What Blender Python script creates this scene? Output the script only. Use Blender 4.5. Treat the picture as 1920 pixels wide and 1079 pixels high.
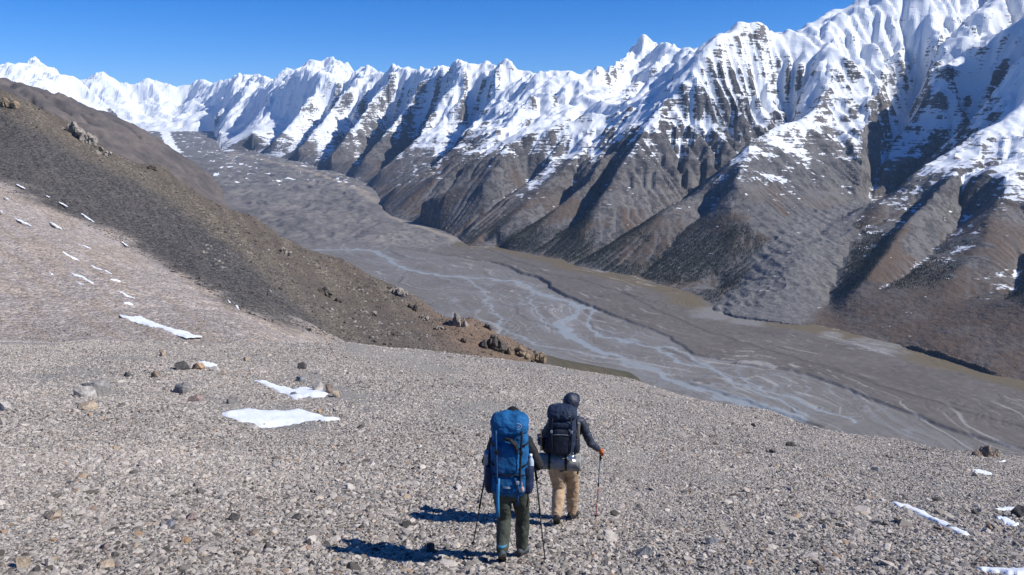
import bpy, bmesh, math, random, os
import numpy as np
from mathutils import Vector, Matrix, Euler

for o in list(bpy.data.objects):
    bpy.data.objects.remove(o, do_unlink=True)
SC = bpy.context.scene
R = math.radians

# ------------------------------------------------------------------ camera
PITCH = 11.5
FPX = 1423.0                      # focal length in pixels of the 1920 px photograph
cam_d = bpy.data.cameras.new('camera')
cam_d.sensor_width = 36.0
cam_d.lens = FPX / 1920.0 * 36.0
cam_d.clip_start = 0.1
cam_d.clip_end = 300000.0
cam = bpy.data.objects.new('camera', cam_d)
SC.collection.objects.link(cam)
cam.location = (0, 0, 0)
cam.rotation_euler = (R(90 - PITCH), 0, 0)
SC.camera = cam

# ------------------------------------------------------------------ sky and sun
SUN_AZ, SUN_EL = 102.0, 41.5      # degrees clockwise from the viewing direction, degrees above the horizon
world = bpy.data.worlds.new('World')
SC.world = world
world.use_nodes = True
wn = world.node_tree
bgn = wn.nodes['Background']
sky = wn.nodes.new('ShaderNodeTexSky')
sky.sky_type = 'NISHITA'
sky.sun_disc = False
sky.sun_elevation = R(SUN_EL)
sky.sun_rotation = R(SUN_AZ)
sky.altitude = 3800.0
sky.air_density = 1.0
sky.dust_density = 0.0
sky.ozone_density = 4.0
hsv = wn.nodes.new('ShaderNodeHueSaturation')
hsv.inputs['Hue'].default_value = 0.512
hsv.inputs['Saturation'].default_value = 1.38
wn.links.new(sky.outputs['Color'], hsv.inputs['Color'])
wn.links.new(hsv.outputs['Color'], bgn.inputs['Color'])
bgn.inputs['Strength'].default_value = 0.11
sun_d = bpy.data.lights.new('sun', 'SUN')
sun_d.energy = 4.5
sun_d.angle = R(0.53)
sun_d.color = (1.0, 0.965, 0.915)
sun = bpy.data.objects.new('sun', sun_d)
SC.collection.objects.link(sun)
_a, _e = R(SUN_AZ), R(SUN_EL)
SUN_DIR = Vector((math.sin(_a) * math.cos(_e), math.cos(_a) * math.cos(_e), math.sin(_e)))
sun.rotation_euler = SUN_DIR.to_track_quat('Z', 'Y').to_euler()

# ------------------------------------------------------------------ exposure
SC.view_settings.view_transform = 'Standard'
SC.view_settings.look = 'None'
SC.view_settings.gamma = 1.0
SC.view_settings.use_curve_mapping = False
SC.view_settings.exposure = 0.44
SC.render.engine = 'CYCLES'
SC.cycles.max_bounces = 4
SC.cycles.diffuse_bounces = 2
SC.cycles.glossy_bounces = 2
SC.cycles.volume_bounces = 0
SC.cycles.use_denoising = True

# ------------------------------------------------------------------ helpers
CP, SP = math.cos(R(PITCH)), math.sin(R(PITCH))

def slope_of(py, px=960.0):
    """downward slope (drop per metre of forward distance) of the ray through a row of the photograph"""
    v = (py - 539.5) / FPX
    return (SP + v * CP) / (CP - v * SP)

def P(px, py, Y):
    """point of the place seen at (px, py) at forward distance Y (metres)"""
    u = (px - 960.0) / FPX
    v = (py - 539.5) / FPX
    fy = CP - v * SP
    return np.array([u / fy * Y, Y, -(SP + v * CP) / fy * Y])

_rng = np.random.default_rng(11)
_PERM = np.concatenate([_rng.permutation(512)] * 2).astype(np.int32)
_ANG = _rng.random(512) * 2 * math.pi
_GX, _GY = (np.cos(_ANG) * 1.5).astype(np.float32), (np.sin(_ANG) * 1.5).astype(np.float32)

def vnoise(x, y, seed=0):
    """gradient noise, about -1..1"""
    x = np.asarray(x); y = np.asarray(y)
    ix = np.floor(x); iy = np.floor(y)
    fx = (x - ix).astype(np.float32); fy = (y - iy).astype(np.float32)
    ix = (ix.astype(np.int64) + seed * 37).astype(np.int32) & 511; iy = (iy.astype(np.int64) + seed * 101).astype(np.int32) & 511
    u = fx * fx * fx * (fx * (fx * 6 - 15) + 10); w = fy * fy * fy * (fy * (fy * 6 - 15) + 10)
    pa = _PERM[ix]; pb = _PERM[(ix + 1) & 511]; iy1 = (iy + 1) & 511
    def g(p, q, dx, dy):
        h = _PERM[p + q]
        return _GX[h] * (fx - dx) + _GY[h] * (fy - dy)
    a, b, c, d = g(pa, iy, 0, 0), g(pb, iy, 1, 0), g(pa, iy1, 0, 1), g(pb, iy1, 1, 1)
    a += u * (b - a); c += u * (d - c)
    return a + w * (c - a)

def fbm(x, y, scale, octaves=4, seed=0, gain=0.5, ridged=False, cell=None):
    """fractal noise; octaves finer than the local cell size fade out"""
    s = 0.0; a = 1.0; f = 1.0 / scale
    for o in range(octaves):
        n = vnoise(x * f + 17.3 * o, y * f - 9.7 * o, seed + o)
        if ridged:
            n = 1.0 - 2.0 * np.abs(n)
        if cell is not None:
            n = n * np.clip((1.0 / f) / (3.0 * cell) - 0.4, 0, 1)
        s = s + a * n
        a *= gain; f *= 2.03
    return s

def sstep(a, b, x):
    t = np.clip((x - a) / (b - a), 0, 1)
    return t * t * (3 - 2 * t)

def tag(o, label=None, cat=None, group=None, kind=None):
    if label: o['label'] = label
    if cat: o['category'] = cat
    if group: o['group'] = group
    if kind: o['kind'] = kind
    return o

def link(o):
    SC.collection.objects.link(o); return o

def mesh_np(name, verts, faces, mat, smooth=True, attrs=None):
    """a mesh object from numpy arrays (faces: n x 3 or n x 4)"""
    me = bpy.data.meshes.new(name)
    verts = np.ascontiguousarray(verts, dtype=np.float32); faces = np.ascontiguousarray(faces, dtype=np.int32)
    k = faces.shape[1]; n = faces.shape[0]
    me.vertices.add(len(verts)); me.vertices.foreach_set('co', verts.ravel())
    me.loops.add(n * k); me.loops.foreach_set('vertex_index', faces.ravel())
    me.polygons.add(n); me.polygons.foreach_set('loop_start', np.arange(0, n * k, k, dtype=np.int32))
    me.polygons.foreach_set('use_smooth', np.full(n, smooth, dtype=bool))
    me.update(calc_edges=True); me.validate()
    for an, av in (attrs or {}).items():
        av = np.asarray(av, dtype=np.float32)
        if av.ndim == 1:
            at = me.attributes.new(an, 'FLOAT', 'POINT'); at.data.foreach_set('value', av)
        else:
            at = me.attributes.new(an, 'FLOAT_VECTOR', 'POINT'); at.data.foreach_set('vector', av.ravel())
    if mat is not None: me.materials.append(mat)
    o = bpy.data.objects.new(name, me)
    return link(o)

def grid_faces(nr, nc, keep=None):
    i = np.arange(nr * nc).reshape(nr, nc)
    f = np.stack([i[:-1, :-1], i[:-1, 1:], i[1:, 1:], i[1:, :-1]], -1)
    if keep is not None:
        f = f[keep]
    return f.reshape(-1, 4)

def compact(verts, faces, attrs):
    used = np.zeros(len(verts), bool); used[faces.ravel()] = True
    idx = np.cumsum(used) - 1
    return verts[used], idx[faces], {k: v[used] for k, v in attrs.items()}

# ------------------------------------------------------------------ material helpers
class NT:
    """short hand for building node trees"""
    def __init__(self, name):
        self.m = bpy.data.materials.new(name); self.m.use_nodes = True
        self.t = self.m.node_tree; self.b = self.t.nodes['Principled BSDF']
        self.b.inputs['Roughness'].default_value = 0.9
        self.b.inputs['Specular IOR Level'].default_value = 0.2
    def n(self, ty, **kw):
        x = self.t.nodes.new(ty)
        for k, v in kw.items(): setattr(x, k, v)
        return x
    def set(self, sock, v):
        if isinstance(v, bpy.types.NodeSocket): self.t.links.new(v, sock)
        elif isinstance(v, bpy.types.Node): self.t.links.new(v.outputs[0], sock)
        else:
            if hasattr(sock.default_value, '__len__') and len(sock.default_value) == 4 and len(v) == 3: v = (*v, 1)
            sock.default_value = v
    def attr(self, name, out='Fac'):
        return self.n('ShaderNodeAttribute', attribute_name=name).outputs[out]
    def math(self, op, a, b=0.0, c=0.0, clamp=False):
        x = self.n('ShaderNodeMath', operation=op); x.use_clamp = clamp
        self.set(x.inputs[0], a); self.set(x.inputs[1], b)
        if len(x.inputs) > 2: self.set(x.inputs[2], c)
        return x.outputs[0]
    def mix(self, f, a, b, blend='MIX'):
        x = self.n('ShaderNodeMix', data_type='RGBA', blend_type=blend)
        self.set(x.inputs[0], f); self.set(x.inputs[6], a); self.set(x.inputs[7], b)
        return x.outputs[2]
    def coord(self, which='Object'):
        return self.n('ShaderNodeTexCoord').outputs[which]
    def mapping(self, v, scale=(1, 1, 1), rot=(0, 0, 0)):
        x = self.n('ShaderNodeMapping'); self.set(x.inputs['Vector'], v)
        x.inputs['Scale'].default_value = scale; x.inputs['Rotation'].default_value = rot
        return x.outputs[0]
    def noise(self, v, scale, detail=4, rough=0.55, dist=0.0, out='Fac'):
        x = self.n('ShaderNodeTexNoise'); self.set(x.inputs['Vector'], v)
        x.inputs['Scale'].default_value = scale; x.inputs['Detail'].default_value = detail
        x.inputs['Roughness'].default_value = rough; x.inputs['Distortion'].default_value = dist
        return x.outputs[out]
    def vor(self, v, scale, out='Distance', feature='F1', rand=1.0):
        x = self.n('ShaderNodeTexVoronoi', feature=feature); self.set(x.inputs['Vector'], v)
        x.inputs['Scale'].default_value = scale; x.inputs['Randomness'].default_value = rand
        return x.outputs[out]
    def ramp(self, f, stops, interp='LINEAR'):
        x = self.n('ShaderNodeValToRGB'); self.set(x.inputs[0], f)
        e = x.color_ramp.elements; x.color_ramp.interpolation = interp
        while len(e) < len(stops): e.new(0.5)
        for k, (p, c) in enumerate(stops):
            e[k].position = p; e[k].color = (*c, 1) if not isinstance(c, (int, float)) else (c, c, c, 1)
        return x.outputs[0]
    def smooth(self, f, a, b):
        x = self.n('ShaderNodeMapRange', interpolation_type='SMOOTHSTEP'); self.set(x.inputs[0], f)
        x.inputs[1].default_value = a; x.inputs[2].default_value = b
        return x.outputs[0]
    def bump(self, h, strength, dist, normal=None):
        x = self.n('ShaderNodeBump'); self.set(x.inputs['Height'], h)
        x.inputs['Strength'].default_value = strength; x.inputs['Distance'].default_value = dist
        if normal is not None: self.set(x.inputs['Normal'], normal)
        return x.outputs[0]
    def col(self, c): self.set(self.b.inputs['Base Color'], c)
    def rough(self, c): self.set(self.b.inputs['Roughness'], c)
    def normal(self, c): self.set(self.b.inputs['Normal'], c)
# ------------------------------------------------------------------ the land: ridges, valleys and the valley floor
def floor_z(x, y):
    a = np.maximum(np.asarray(y) / 1000.0 - 6.5, 0)
    return -900.0 + 34.0 * a + 0.45 * a * a

def on_floor(px, py):
    Y = 5000.0
    for _ in range(60):
        s = slope_of(py)
        Y = 0.5 * Y + 0.5 * min(max(-floor_z(0, Y) / max(s, 1e-4), 1500.0), 42000.0)
    p = P(px, py, Y); p[2] = floor_z(p[0], p[1])
    return p

def line(*pts):
    """a ridge or valley line from photograph points (px, py, km); (px, py) alone lies on the valley floor"""
    out = []
    for q in pts:
        out.append(P(q[0], q[1], q[2] * 1000.0) if len(q) == 3 else on_floor(*q))
    return np.array(out)

RIDGES = dict(
    summit=line((1330, 88, 7.6), (1345, 75, 7.7), (1360, 70, 7.8), (1390, 69, 7.95), (1407, 62, 8.05), (1425, 57, 8.1), (1447, 66, 8.3),
                (1467, 63, 8.45), (1482, 68, 8.6), (1507, 60, 8.65), (1537, 45, 8.75), (1563, 30, 8.85), (1590, 14, 8.95), (1612, 0, 9.0),
                (1680, -40, 9.2), (1800, -75, 9.4), (1950, -60, 9.4), (2150, -30, 9.2), (2400, -10, 8.8)),
    pyramid=line((1612, 0, 9.0), (1585, 60, 8.45), (1545, 90, 8.05), (1550, 130, 7.75), (1549, 165, 7.5), (1535, 200, 7.2), (1500, 226, 6.95),
                 (1450, 245, 6.6), (1410, 267, 6.25), (1397, 297, 5.95), (1385, 312, 5.75), (1370, 347, 5.45), (1375, 380, 5.2), (1377, 430, 4.9),
                 (1375, 467, 4.68), (1366, 500, 4.5), (1356, 527, 4.4), (1340, 545)),
    icefall_bank=line((1410, 267, 6.25), (1350, 325, 5.98), (1300, 372, 5.7), (1255, 388, 5.5), (1217, 420, 5.3), (1160, 452, 5.2), (1105, 482, 5.17), (1068, 501)),
    west_spur=line((1330, 88, 7.6), (1318, 98, 7.55), (1293, 137, 7.42), (1260, 185, 7.22), (1217, 224, 7.0), (1205, 247, 6.85), (1187, 277, 6.65), (1157, 320, 6.35),
                   (1140, 350, 6.15), (1125, 372, 6.0), (1100, 415, 5.75), (1085, 442, 5.6), (1062, 467, 5.5), (1050, 490)),
    west_spur_b=line((1170, 262, 7.1), (1130, 312, 6.75), (1097, 350, 6.5), (1047, 390, 6.25), (1000, 427, 6.05), (960, 447, 5.97), (932, 460)),
    west_spur_c=line((1120, 262, 7.6), (1070, 310, 7.15), (1040, 340, 6.9), (1000, 366, 6.7), (965, 402, 6.45), (938, 432, 6.2), (905, 458)),
    orange_spur=line((1040, 300, 7.5), (1000, 338, 7.15), (968, 356, 7.0), (951, 372, 6.85), (940, 396, 6.65), (925, 420, 6.45), (903, 442, 6.25), (880, 462)),
    cirque_lip=line((1260, 185, 7.22), (1190, 205, 7.7), (1120, 222, 8.0), (1075, 233, 8.0), (1015, 250, 7.9), (952, 272, 7.7), (920, 300, 7.55), (902, 325, 7.4),
                    (882, 352, 7.25), (850, 362, 7.25), (815, 373, 7.3), (765, 391, 7.5), (742, 411)),
    lip_rib=line((952, 272, 7.7), (960, 300, 7.45), (930, 335, 7.2), (905, 350, 7.1)),
    pale_peaks=line((993, 152, 12.3), (1010, 152, 11.6), (1030, 141, 11.2), (1045, 136, 11.0), (1053, 135, 11.0), (1073, 140, 10.9), (1097, 154, 10.8), (1120, 134, 11.0),
                    (1140, 142, 11.3), (1160, 123, 12.0), (1177, 110, 12.5), (1193, 90, 13.0), (1213, 92, 13.0), (1233, 93, 12.9), (1250, 101, 12.7),
                    (1267, 106, 12.4), (1290, 103, 12.0), (1330, 105, 11.2), (1420, 95, 10.6), (1600, 60, 10.6)),
    pale_rib=line((1193, 90, 13.0), (1180, 130, 12.3), (1160, 165, 11.6), (1150, 190, 10.8)),
    dark_arm=line((1053, 135, 11.0), (1013, 173, 10.6), (990, 190, 10.4), (965, 215, 10.0), (945, 240, 9.5), (915, 262, 9.1), (880, 285, 8.8), (845, 312, 8.55), (810, 340, 8.35), (775, 366, 8.2), (748, 388, 8.1), (728, 400)),
    cirque_wall=line((1097, 154, 10.8), (1112, 182, 10.1), (1140, 198, 9.4), (1180, 203, 8.4)),
    long_crest=line((640, 166, 19.7), (658, 160, 20.1), (670, 150, 20.3), (683, 131, 20.0), (700, 135, 19.5), (713, 147, 19.0), (733, 139, 17.6), (753, 136, 17.0),
                    (777, 135, 16.5), (790, 138, 16.0), (800, 147, 15.5), (817, 143, 15.0), (828, 131, 14.5), (840, 138, 14.2), (850, 127, 13.8),
                    (863, 121, 13.5), (877, 132, 13.3), (888, 136, 13.2), (910, 124, 13.0), (927, 133, 12.9), (947, 131, 12.8), (980, 138, 12.6), (993, 152, 12.3)),
    spur_m1=line((910, 124, 13.0), (930, 172, 11.9), (908, 212, 11.1), (882, 248, 10.4), (850, 283, 9.75), (800, 321, 9.15), (770, 337, 8.95), (740, 353, 8.85), (716, 372)),
    spur_m2=line((863, 121, 13.5), (840, 172, 12.9), (815, 215, 12.3), (790, 255, 11.8), (750, 290, 11.3), (715, 320, 10.9), (690, 344)),
    spur_n0=line((800, 147, 15.5), (775, 190, 14.5), (750, 225, 13.7), (715, 262, 12.9), (682, 298, 12.3), (655, 326)),
    spur_n1=line((733, 139, 17.6), (715, 175, 16.3), (690, 207, 15.4), (665, 240, 14.6), (640, 272, 13.9), (615, 297, 13.4), (595, 313)),
    spur_n2=line((683, 131, 20.0), (660, 168, 18.8), (630, 203, 17.7), (600, 237, 16.7), (575, 264, 16.0), (552, 287, 15.4), (538, 299)),
    front_peaks=line((500, 178, 23.5), (520, 157, 22.5), (533, 162, 22.0), (547, 147, 21.5), (563, 141, 21.0), (580, 147, 20.6), (597, 145, 20.4), (615, 147, 20.0), (640, 166, 19.7)),
    spur_n3=line((597, 145, 20.4), (592, 178, 19.6), (565, 210, 18.8), (540, 240, 18.1), (515, 264, 17.6), (488, 286)),
    far_summit=line((575, 168, 25.5), (597, 155, 24.8), (613, 138, 24.3), (624, 119, 24.0), (638, 136, 23.6), (655, 140, 23.0), (670, 150, 22.3)),
    spur_n4=line((520, 157, 22.5), (507, 185, 21.8), (500, 215, 21.0), (477, 245, 20.2), (452, 272)),
    back_peaks=line((430, 172, 31.0), (447, 154, 29.5), (462, 162, 28.5), (477, 156, 27.0), (490, 165, 26.0), (500, 178, 23.5)),
    spur_n5=line((477, 156, 27.0), (455, 180, 25.8), (440, 205, 24.8), (422, 233, 23.8), (402, 256)),
    spur_n6=line((447, 154, 29.5), (425, 195, 28.0), (400, 224, 27.0), (375, 248)),
    white_wall=line((60, 180, 33.0), (152, 163, 34.0), (180, 149, 34.8), (197, 144, 35.0), (220, 155, 35.2), (240, 157, 35.4), (267, 156, 35.7), (290, 162, 36.0),
                    (310, 158, 36.2), (340, 172, 36.4), (362, 168, 36.2), (378, 157, 36.0), (397, 165, 35.0), (423, 163, 33.0), (447, 154, 29.5)),
    spur_w1=line((197, 144, 35.0), (225, 185, 33.5), (240, 212, 32.0), (262, 236, 30.0)),
    spur_w2=line((290, 162, 36.0), (300, 190, 34.5), (305, 215, 33.0), (312, 234, 31.5)),
    spur_w3=line((378, 157, 36.0), (365, 190, 34.0), (350, 218, 32.5), (335, 238, 31.0)),
    left_peak=line((-120, 140, 26.0), (0, 135, 24.5), (23, 147, 23.5), (50, 133, 22.5), (67, 117, 22.0), (82, 132, 21.9), (107, 140, 21.8), (133, 157, 21.6), (152, 164, 21.5),
                   (175, 185, 21.2), (200, 206, 21.0), (225, 222, 20.8), (250, 243, 20.5)),
    left_rib=line((67, 117, 22.0), (90, 165, 20.5), (120, 195, 19.0), (140, 215, 17.5)),
    brown_hill=line((-250, 110, 5.6), (-100, 150, 6.4), (0, 155, 7.0), (15, 160, 7.1), (35, 157, 7.2), (50, 165, 7.3), (87, 179, 7.5), (120, 186, 7.7), (150, 197, 7.9), (188, 210, 8.1),
                    (225, 224, 8.3), (250, 233, 8.45), (287, 256, 8.6), (322, 281, 8.75), (350, 298, 8.85), (375, 313, 8.9), (400, 333, 8.95), (420, 360, 8.8)),
    brown_rib=line((50, 165, 7.3), (150, 240, 6.6), (230, 290, 6.2)),
    brown_rib_b=line((225, 224, 8.3), (300, 300, 7.6), (350, 340, 7.2)),
    bowl_spur=line((2300, -170, 8.0), (2140, -150, 7.2), (2050, -90, 6.75), (1990, 50, 6.42), (1952, 140, 6.28), (1910, 198, 6.2), (1875, 230, 6.05), (1800, 272, 5.85), (1750, 302, 5.7), (1700, 345, 5.5),
                   (1657, 382, 5.3), (1640, 400, 5.15), (1615, 440, 4.85), (1590, 475, 4.55), (1567, 520, 4.2), (1557, 560, 3.95), (1556, 618)),
    rock_rib=line((1850, 10, 8.9), (1790, 65, 8.4), (1755, 100, 8.1), (1740, 150, 7.7), (1742, 172, 7.5)),
    buttress=line((1680, 100, 8.4), (1660, 140, 7.95), (1640, 185, 7.5), (1622, 250, 7.0), (1614, 320, 6.5), (1608, 362, 6.1)),
    shelf=line((1790, 65, 8.4), (1850, 72, 8.1), (1920, 66, 7.9), (2050, 40, 7.7)),
    east_spur=line((2050, -90, 6.75), (2020, 120, 6.3), (1990, 220, 6.0), (1950, 268, 5.6), (1915, 305, 5.25), (1890, 335, 4.9), (1872, 380, 4.6), (1862, 397, 4.5), (1850, 430, 4.3), (1849, 452, 4.17),
                   (1830, 477, 4.0), (1822, 500, 3.87), (1817, 530, 3.7), (1812, 565, 3.52)),
    east_spur_b=line((1830, 477, 4.0), (1790, 520, 3.75), (1765, 560, 3.55), (1745, 590, 3.42)),
    grey_spur=line((1800, 272, 5.85), (1790, 325, 5.3), (1735, 387, 4.75), (1715, 402, 4.62), (1690, 430, 4.42), (1668, 468, 4.15), (1642, 500, 3.95), (1605, 540, 3.78), (1580, 570, 3.7)),
    outer_spur=line((2140, -150, 7.2), (2110, 100, 6.4), (2080, 250, 5.6), (2040, 350, 4.8), (1985, 440, 4.1), (1955, 505, 3.6), (1938, 560, 3.2)),
    foothill=line((900, 640, 1.75), (960, 645, 1.95), (1030, 668, 2.25), (1100, 683, 2.52), (1180, 698, 2.62), (1207, 714)),
)
VALLEYS = dict(
    icefall=line((1430, 140, 7.75), (1428, 185, 7.4), (1418, 235, 7.0), (1392, 275, 6.65), (1370, 292, 6.5), (1330, 320, 6.35), (1290, 346, 6.2), (1260, 366, 6.05), (1225, 387, 5.85),
                 (1180, 420, 5.62), (1140, 452, 5.42), (1100, 480, 5.28), (1060, 499)),
    forest_gully=line((1350, 355, 5.6), (1307, 395, 5.3), (1262, 440, 5.05), (1235, 477, 4.9), (1207, 507, 4.78), (1190, 528)),
    rock_glacier=line((1700, 292, 6.6), (1655, 345, 6.2), (1630, 362, 6.05), (1600, 382, 5.6), (1570, 402, 5.35), (1530, 440, 4.85), (1500, 480, 4.4), (1475, 515, 4.1)),
    bowl=line((1870, 150, 7.3), (1810, 190, 7.1), (1760, 232, 6.95), (1700, 292, 6.6)),
    couloir=line((1725, 105, 8.1), (1692, 168, 7.55), (1660, 215, 7.15), (1642, 270, 6.7), (1634, 330, 6.3), (1630, 362, 6.05)),
    blue_gully=line((1490, 130, 7.8), (1480, 190, 7.3), (1440, 232, 6.9), (1392, 275, 6.65)),
    brown_gully=line((1740, 345, 5.2), (1680, 412, 4.7), (1640, 452, 4.42), (1603, 500, 4.1), (1577, 550, 3.85), (1560, 608)),
    track_gully=line((1830, 362, 4.95), (1790, 402, 4.65), (1750, 450, 4.3), (1702, 500, 3.95), (1652, 530, 3.78), (1610, 560, 3.65), (1575, 595, 3.58)),
    fan_gully=line((1940, 390, 4.4), (1916, 460, 4.0), (1906, 520, 3.65), (1888, 556, 3.42)),
    spur_gully_a=line((1150, 300, 7.0), (1118, 365, 6.35), (1075, 410, 6.0), (1040, 450, 5.7), (1010, 483)),
    spur_gully_b=line((1080, 340, 6.9), (1035, 385, 6.5), (985, 420, 6.2), (945, 455, 5.98)),
    orange_gully=line((1000, 318, 7.5), (950, 346, 7.2), (915, 385, 6.85), (885, 415, 6.55), (858, 444)),
    hidden_valley=line((945, 285, 8.15), (900, 335, 7.95), (850, 368, 7.8), (800, 387, 7.85), (760, 400, 7.85)),
    cirque=line((1120, 215, 9.0), (1050, 232, 8.9), (990, 246, 8.6), (945, 285, 8.15)),
    mid_gully=line((885, 200, 12.0), (845, 268, 10.8), (795, 312, 10.1), (742, 343, 9.7), (706, 358)),
    behind_pale=line((1010, 205, 14.5), (1100, 205, 14.0), (1200, 205, 16.0), (1300, 205, 15.0), (1420, 205, 13.0)),
    behind_long=line((600, 190, 27.0), (700, 205, 22.5), (760, 205, 20.0), (830, 205, 17.5), (900, 205, 16.5), (1010, 205, 14.5)),
    notch=line((1075, 192, 11.8), (1105, 195, 11.8), (1140, 185, 12.5)),
    notch_b=line((985, 190, 13.6), (1015, 192, 12.8)),
    behind=line((1290, 160, 9.6), (1400, 190, 9.6), (1550, 150, 10.2)),
    brown_foot=line((-250, 330, 4.2), (0, 330, 4.6), (200, 330, 5.0), (330, 345, 5.8), (400, 372, 7.0)),
    behind_brown=line((0, 240, 13.0), (150, 245, 13.5), (250, 270, 13.0)),
)

def mid_valley(a, b, k_top=0.72, t0=0.22):
    def res(q, n=14):
        d = np.r_[0, np.cumsum(np.hypot(*np.diff(q[:, :2], axis=0).T))]
        t = np.linspace(0, d[-1], n)
        return np.stack([np.interp(t, d, q[:, k]) for k in range(3)], 1)
    A, B = res(a), res(b)
    m = 0.5 * (A + B)
    t = np.linspace(0, 1, len(m))
    fz = floor_z(m[:, 0], m[:, 1])
    m[:, 2] = fz + (np.minimum(A[:, 2], B[:, 2]) - fz) * (k_top * (1 - t) ** 0.8)
    return m[t >= t0]

for a, b in (('spur_m2', 'spur_n0'), ('spur_n0', 'spur_n1'), ('spur_n1', 'spur_n2'), ('spur_n2', 'spur_n3'), ('spur_n3', 'spur_n4'),
             ('spur_n4', 'spur_n5'), ('spur_n5', 'spur_n6'), ('spur_w1', 'spur_w2'), ('spur_w2', 'spur_w3')):
    VALLEYS[a + b] = mid_valley(RIDGES[a], RIDGES[b])

for _k, _q in VALLEYS.items():
    if '_' in _k or _k in ('icefall', 'bowl', 'couloir'):
        _f = floor_z(_q[:, 0], _q[:, 1]); _q[:, 2] = _f + (_q[:, 2] - _f) * (0.93 if _k in ('icefall', 'rock_glacier', 'bowl') else 0.80)

BASE_R = [(2050, 790), (1980, 745), (1920, 722), (1850, 706), (1780, 682), (1690, 655), (1630, 640), (1560, 626), (1500, 614), (1430, 606), (1380, 600), (1310, 578), (1290, 562), (1240, 545), (1200, 535),
          (1150, 520), (1100, 510), (1065, 503), (1045, 493), (1000, 483), (960, 472), (930, 463), (880, 463), (858, 446), (830, 432), (790, 420), (760, 412), (735, 406), (720, 395), (714, 375), (706, 360), (690, 345),
          (650, 328), (600, 315), (560, 303), (538, 299), (515, 293), (488, 287), (470, 280), (452, 273), (425, 264), (402, 257), (375, 250), (350, 245), (335, 241), (312, 237), (285, 236), (262, 238)]
base_r = np.array([on_floor(*q) for q in BASE_R])
base_l = np.array([(820, 1650), (700, 2100), (560, 2500), (420, 2760), (150, 2980), (-500, 3600), (-1200, 4600), (-1900, 6000), (-2600, 7500), (-3250, 8700), (-3900, 9600), (-5400, 12500), (-8300, 17500),
                   (-11000, 21500), (-15200, 30000)], float)
FLOOR_POLY = np.vstack([base_l, base_r[::-1][:, :2], [[3500, 1650]]])

def in_poly(x, y, poly):
    shp = np.shape(x); x = np.ravel(x); y = np.ravel(y)
    order = np.argsort(y); ys = y[order]; xs = x[order]
    c = np.zeros(x.shape, bool)
    n = len(poly)
    for i in range(n):
        x1, y1 = poly[i]; x2, y2 = poly[(i + 1) % n]
        if y1 == y2: continue
        a, b = np.searchsorted(ys, [min(y1, y2), max(y1, y2)])
        c[a:b] ^= xs[a:b] < (x2 - x1) * (ys[a:b] - y1) / (y2 - y1) + x1
    out = np.empty_like(c); out[order] = c
    return out.reshape(shp)

def seg_dist(x, y, q, maxd=None):
    """distance to a polyline, position along it and side; points farther than maxd may keep a large value"""
    shp = np.shape(x); x = np.ravel(x); y = np.ravel(y)
    best = np.full(x.shape, 1e12); bt = np.zeros(x.shape); side = np.zeros(x.shape); L = 0.0
    for i in range(len(q) - 1):
        ax, ay = q[i][:2]; bx, by = q[i + 1][:2]
        dx, dy = bx - ax, by - ay; l2 = dx * dx + dy * dy + 1e-9
        if maxd is not None:
            k = np.nonzero((y > min(ay, by) - maxd) & (y < max(ay, by) + maxd) & (x > min(ax, bx) - maxd) & (x < max(ax, bx) + maxd))[0]
            xs, ys, bs = x[k], y[k], best[k]
        else:
            k = slice(None); xs, ys, bs = x, y, best
        t = np.clip(((xs - ax) * dx + (ys - ay) * dy) / l2, 0, 1)
        d = (xs - ax - t * dx) ** 2 + (ys - ay - t * dy) ** 2
        c = d < bs
        best[k] = np.where(c, d, bs); bt[k] = np.where(c, L + t * math.sqrt(l2), bt[k])
        side[k] = np.where(c, np.sign(dx * (ys - ay) - dy * (xs - ax)), side[k])
        L += math.sqrt(l2)
    return np.sqrt(best).reshape(shp), bt.reshape(shp), side.reshape(shp)

TH0, TH1, LR0, LR1 = -0.76, 0.99, math.log(1500.0), math.log(50000.0)

def make_grid(h):
    th = np.arange(TH0, TH1 + h * 0.5, h); lr = np.arange(LR0, LR1 + h * 0.5, h)
    T, L = np.meshgrid(th, lr)
    r = np.exp(L)
    return r * np.sin(T), r * np.cos(T), r

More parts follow.
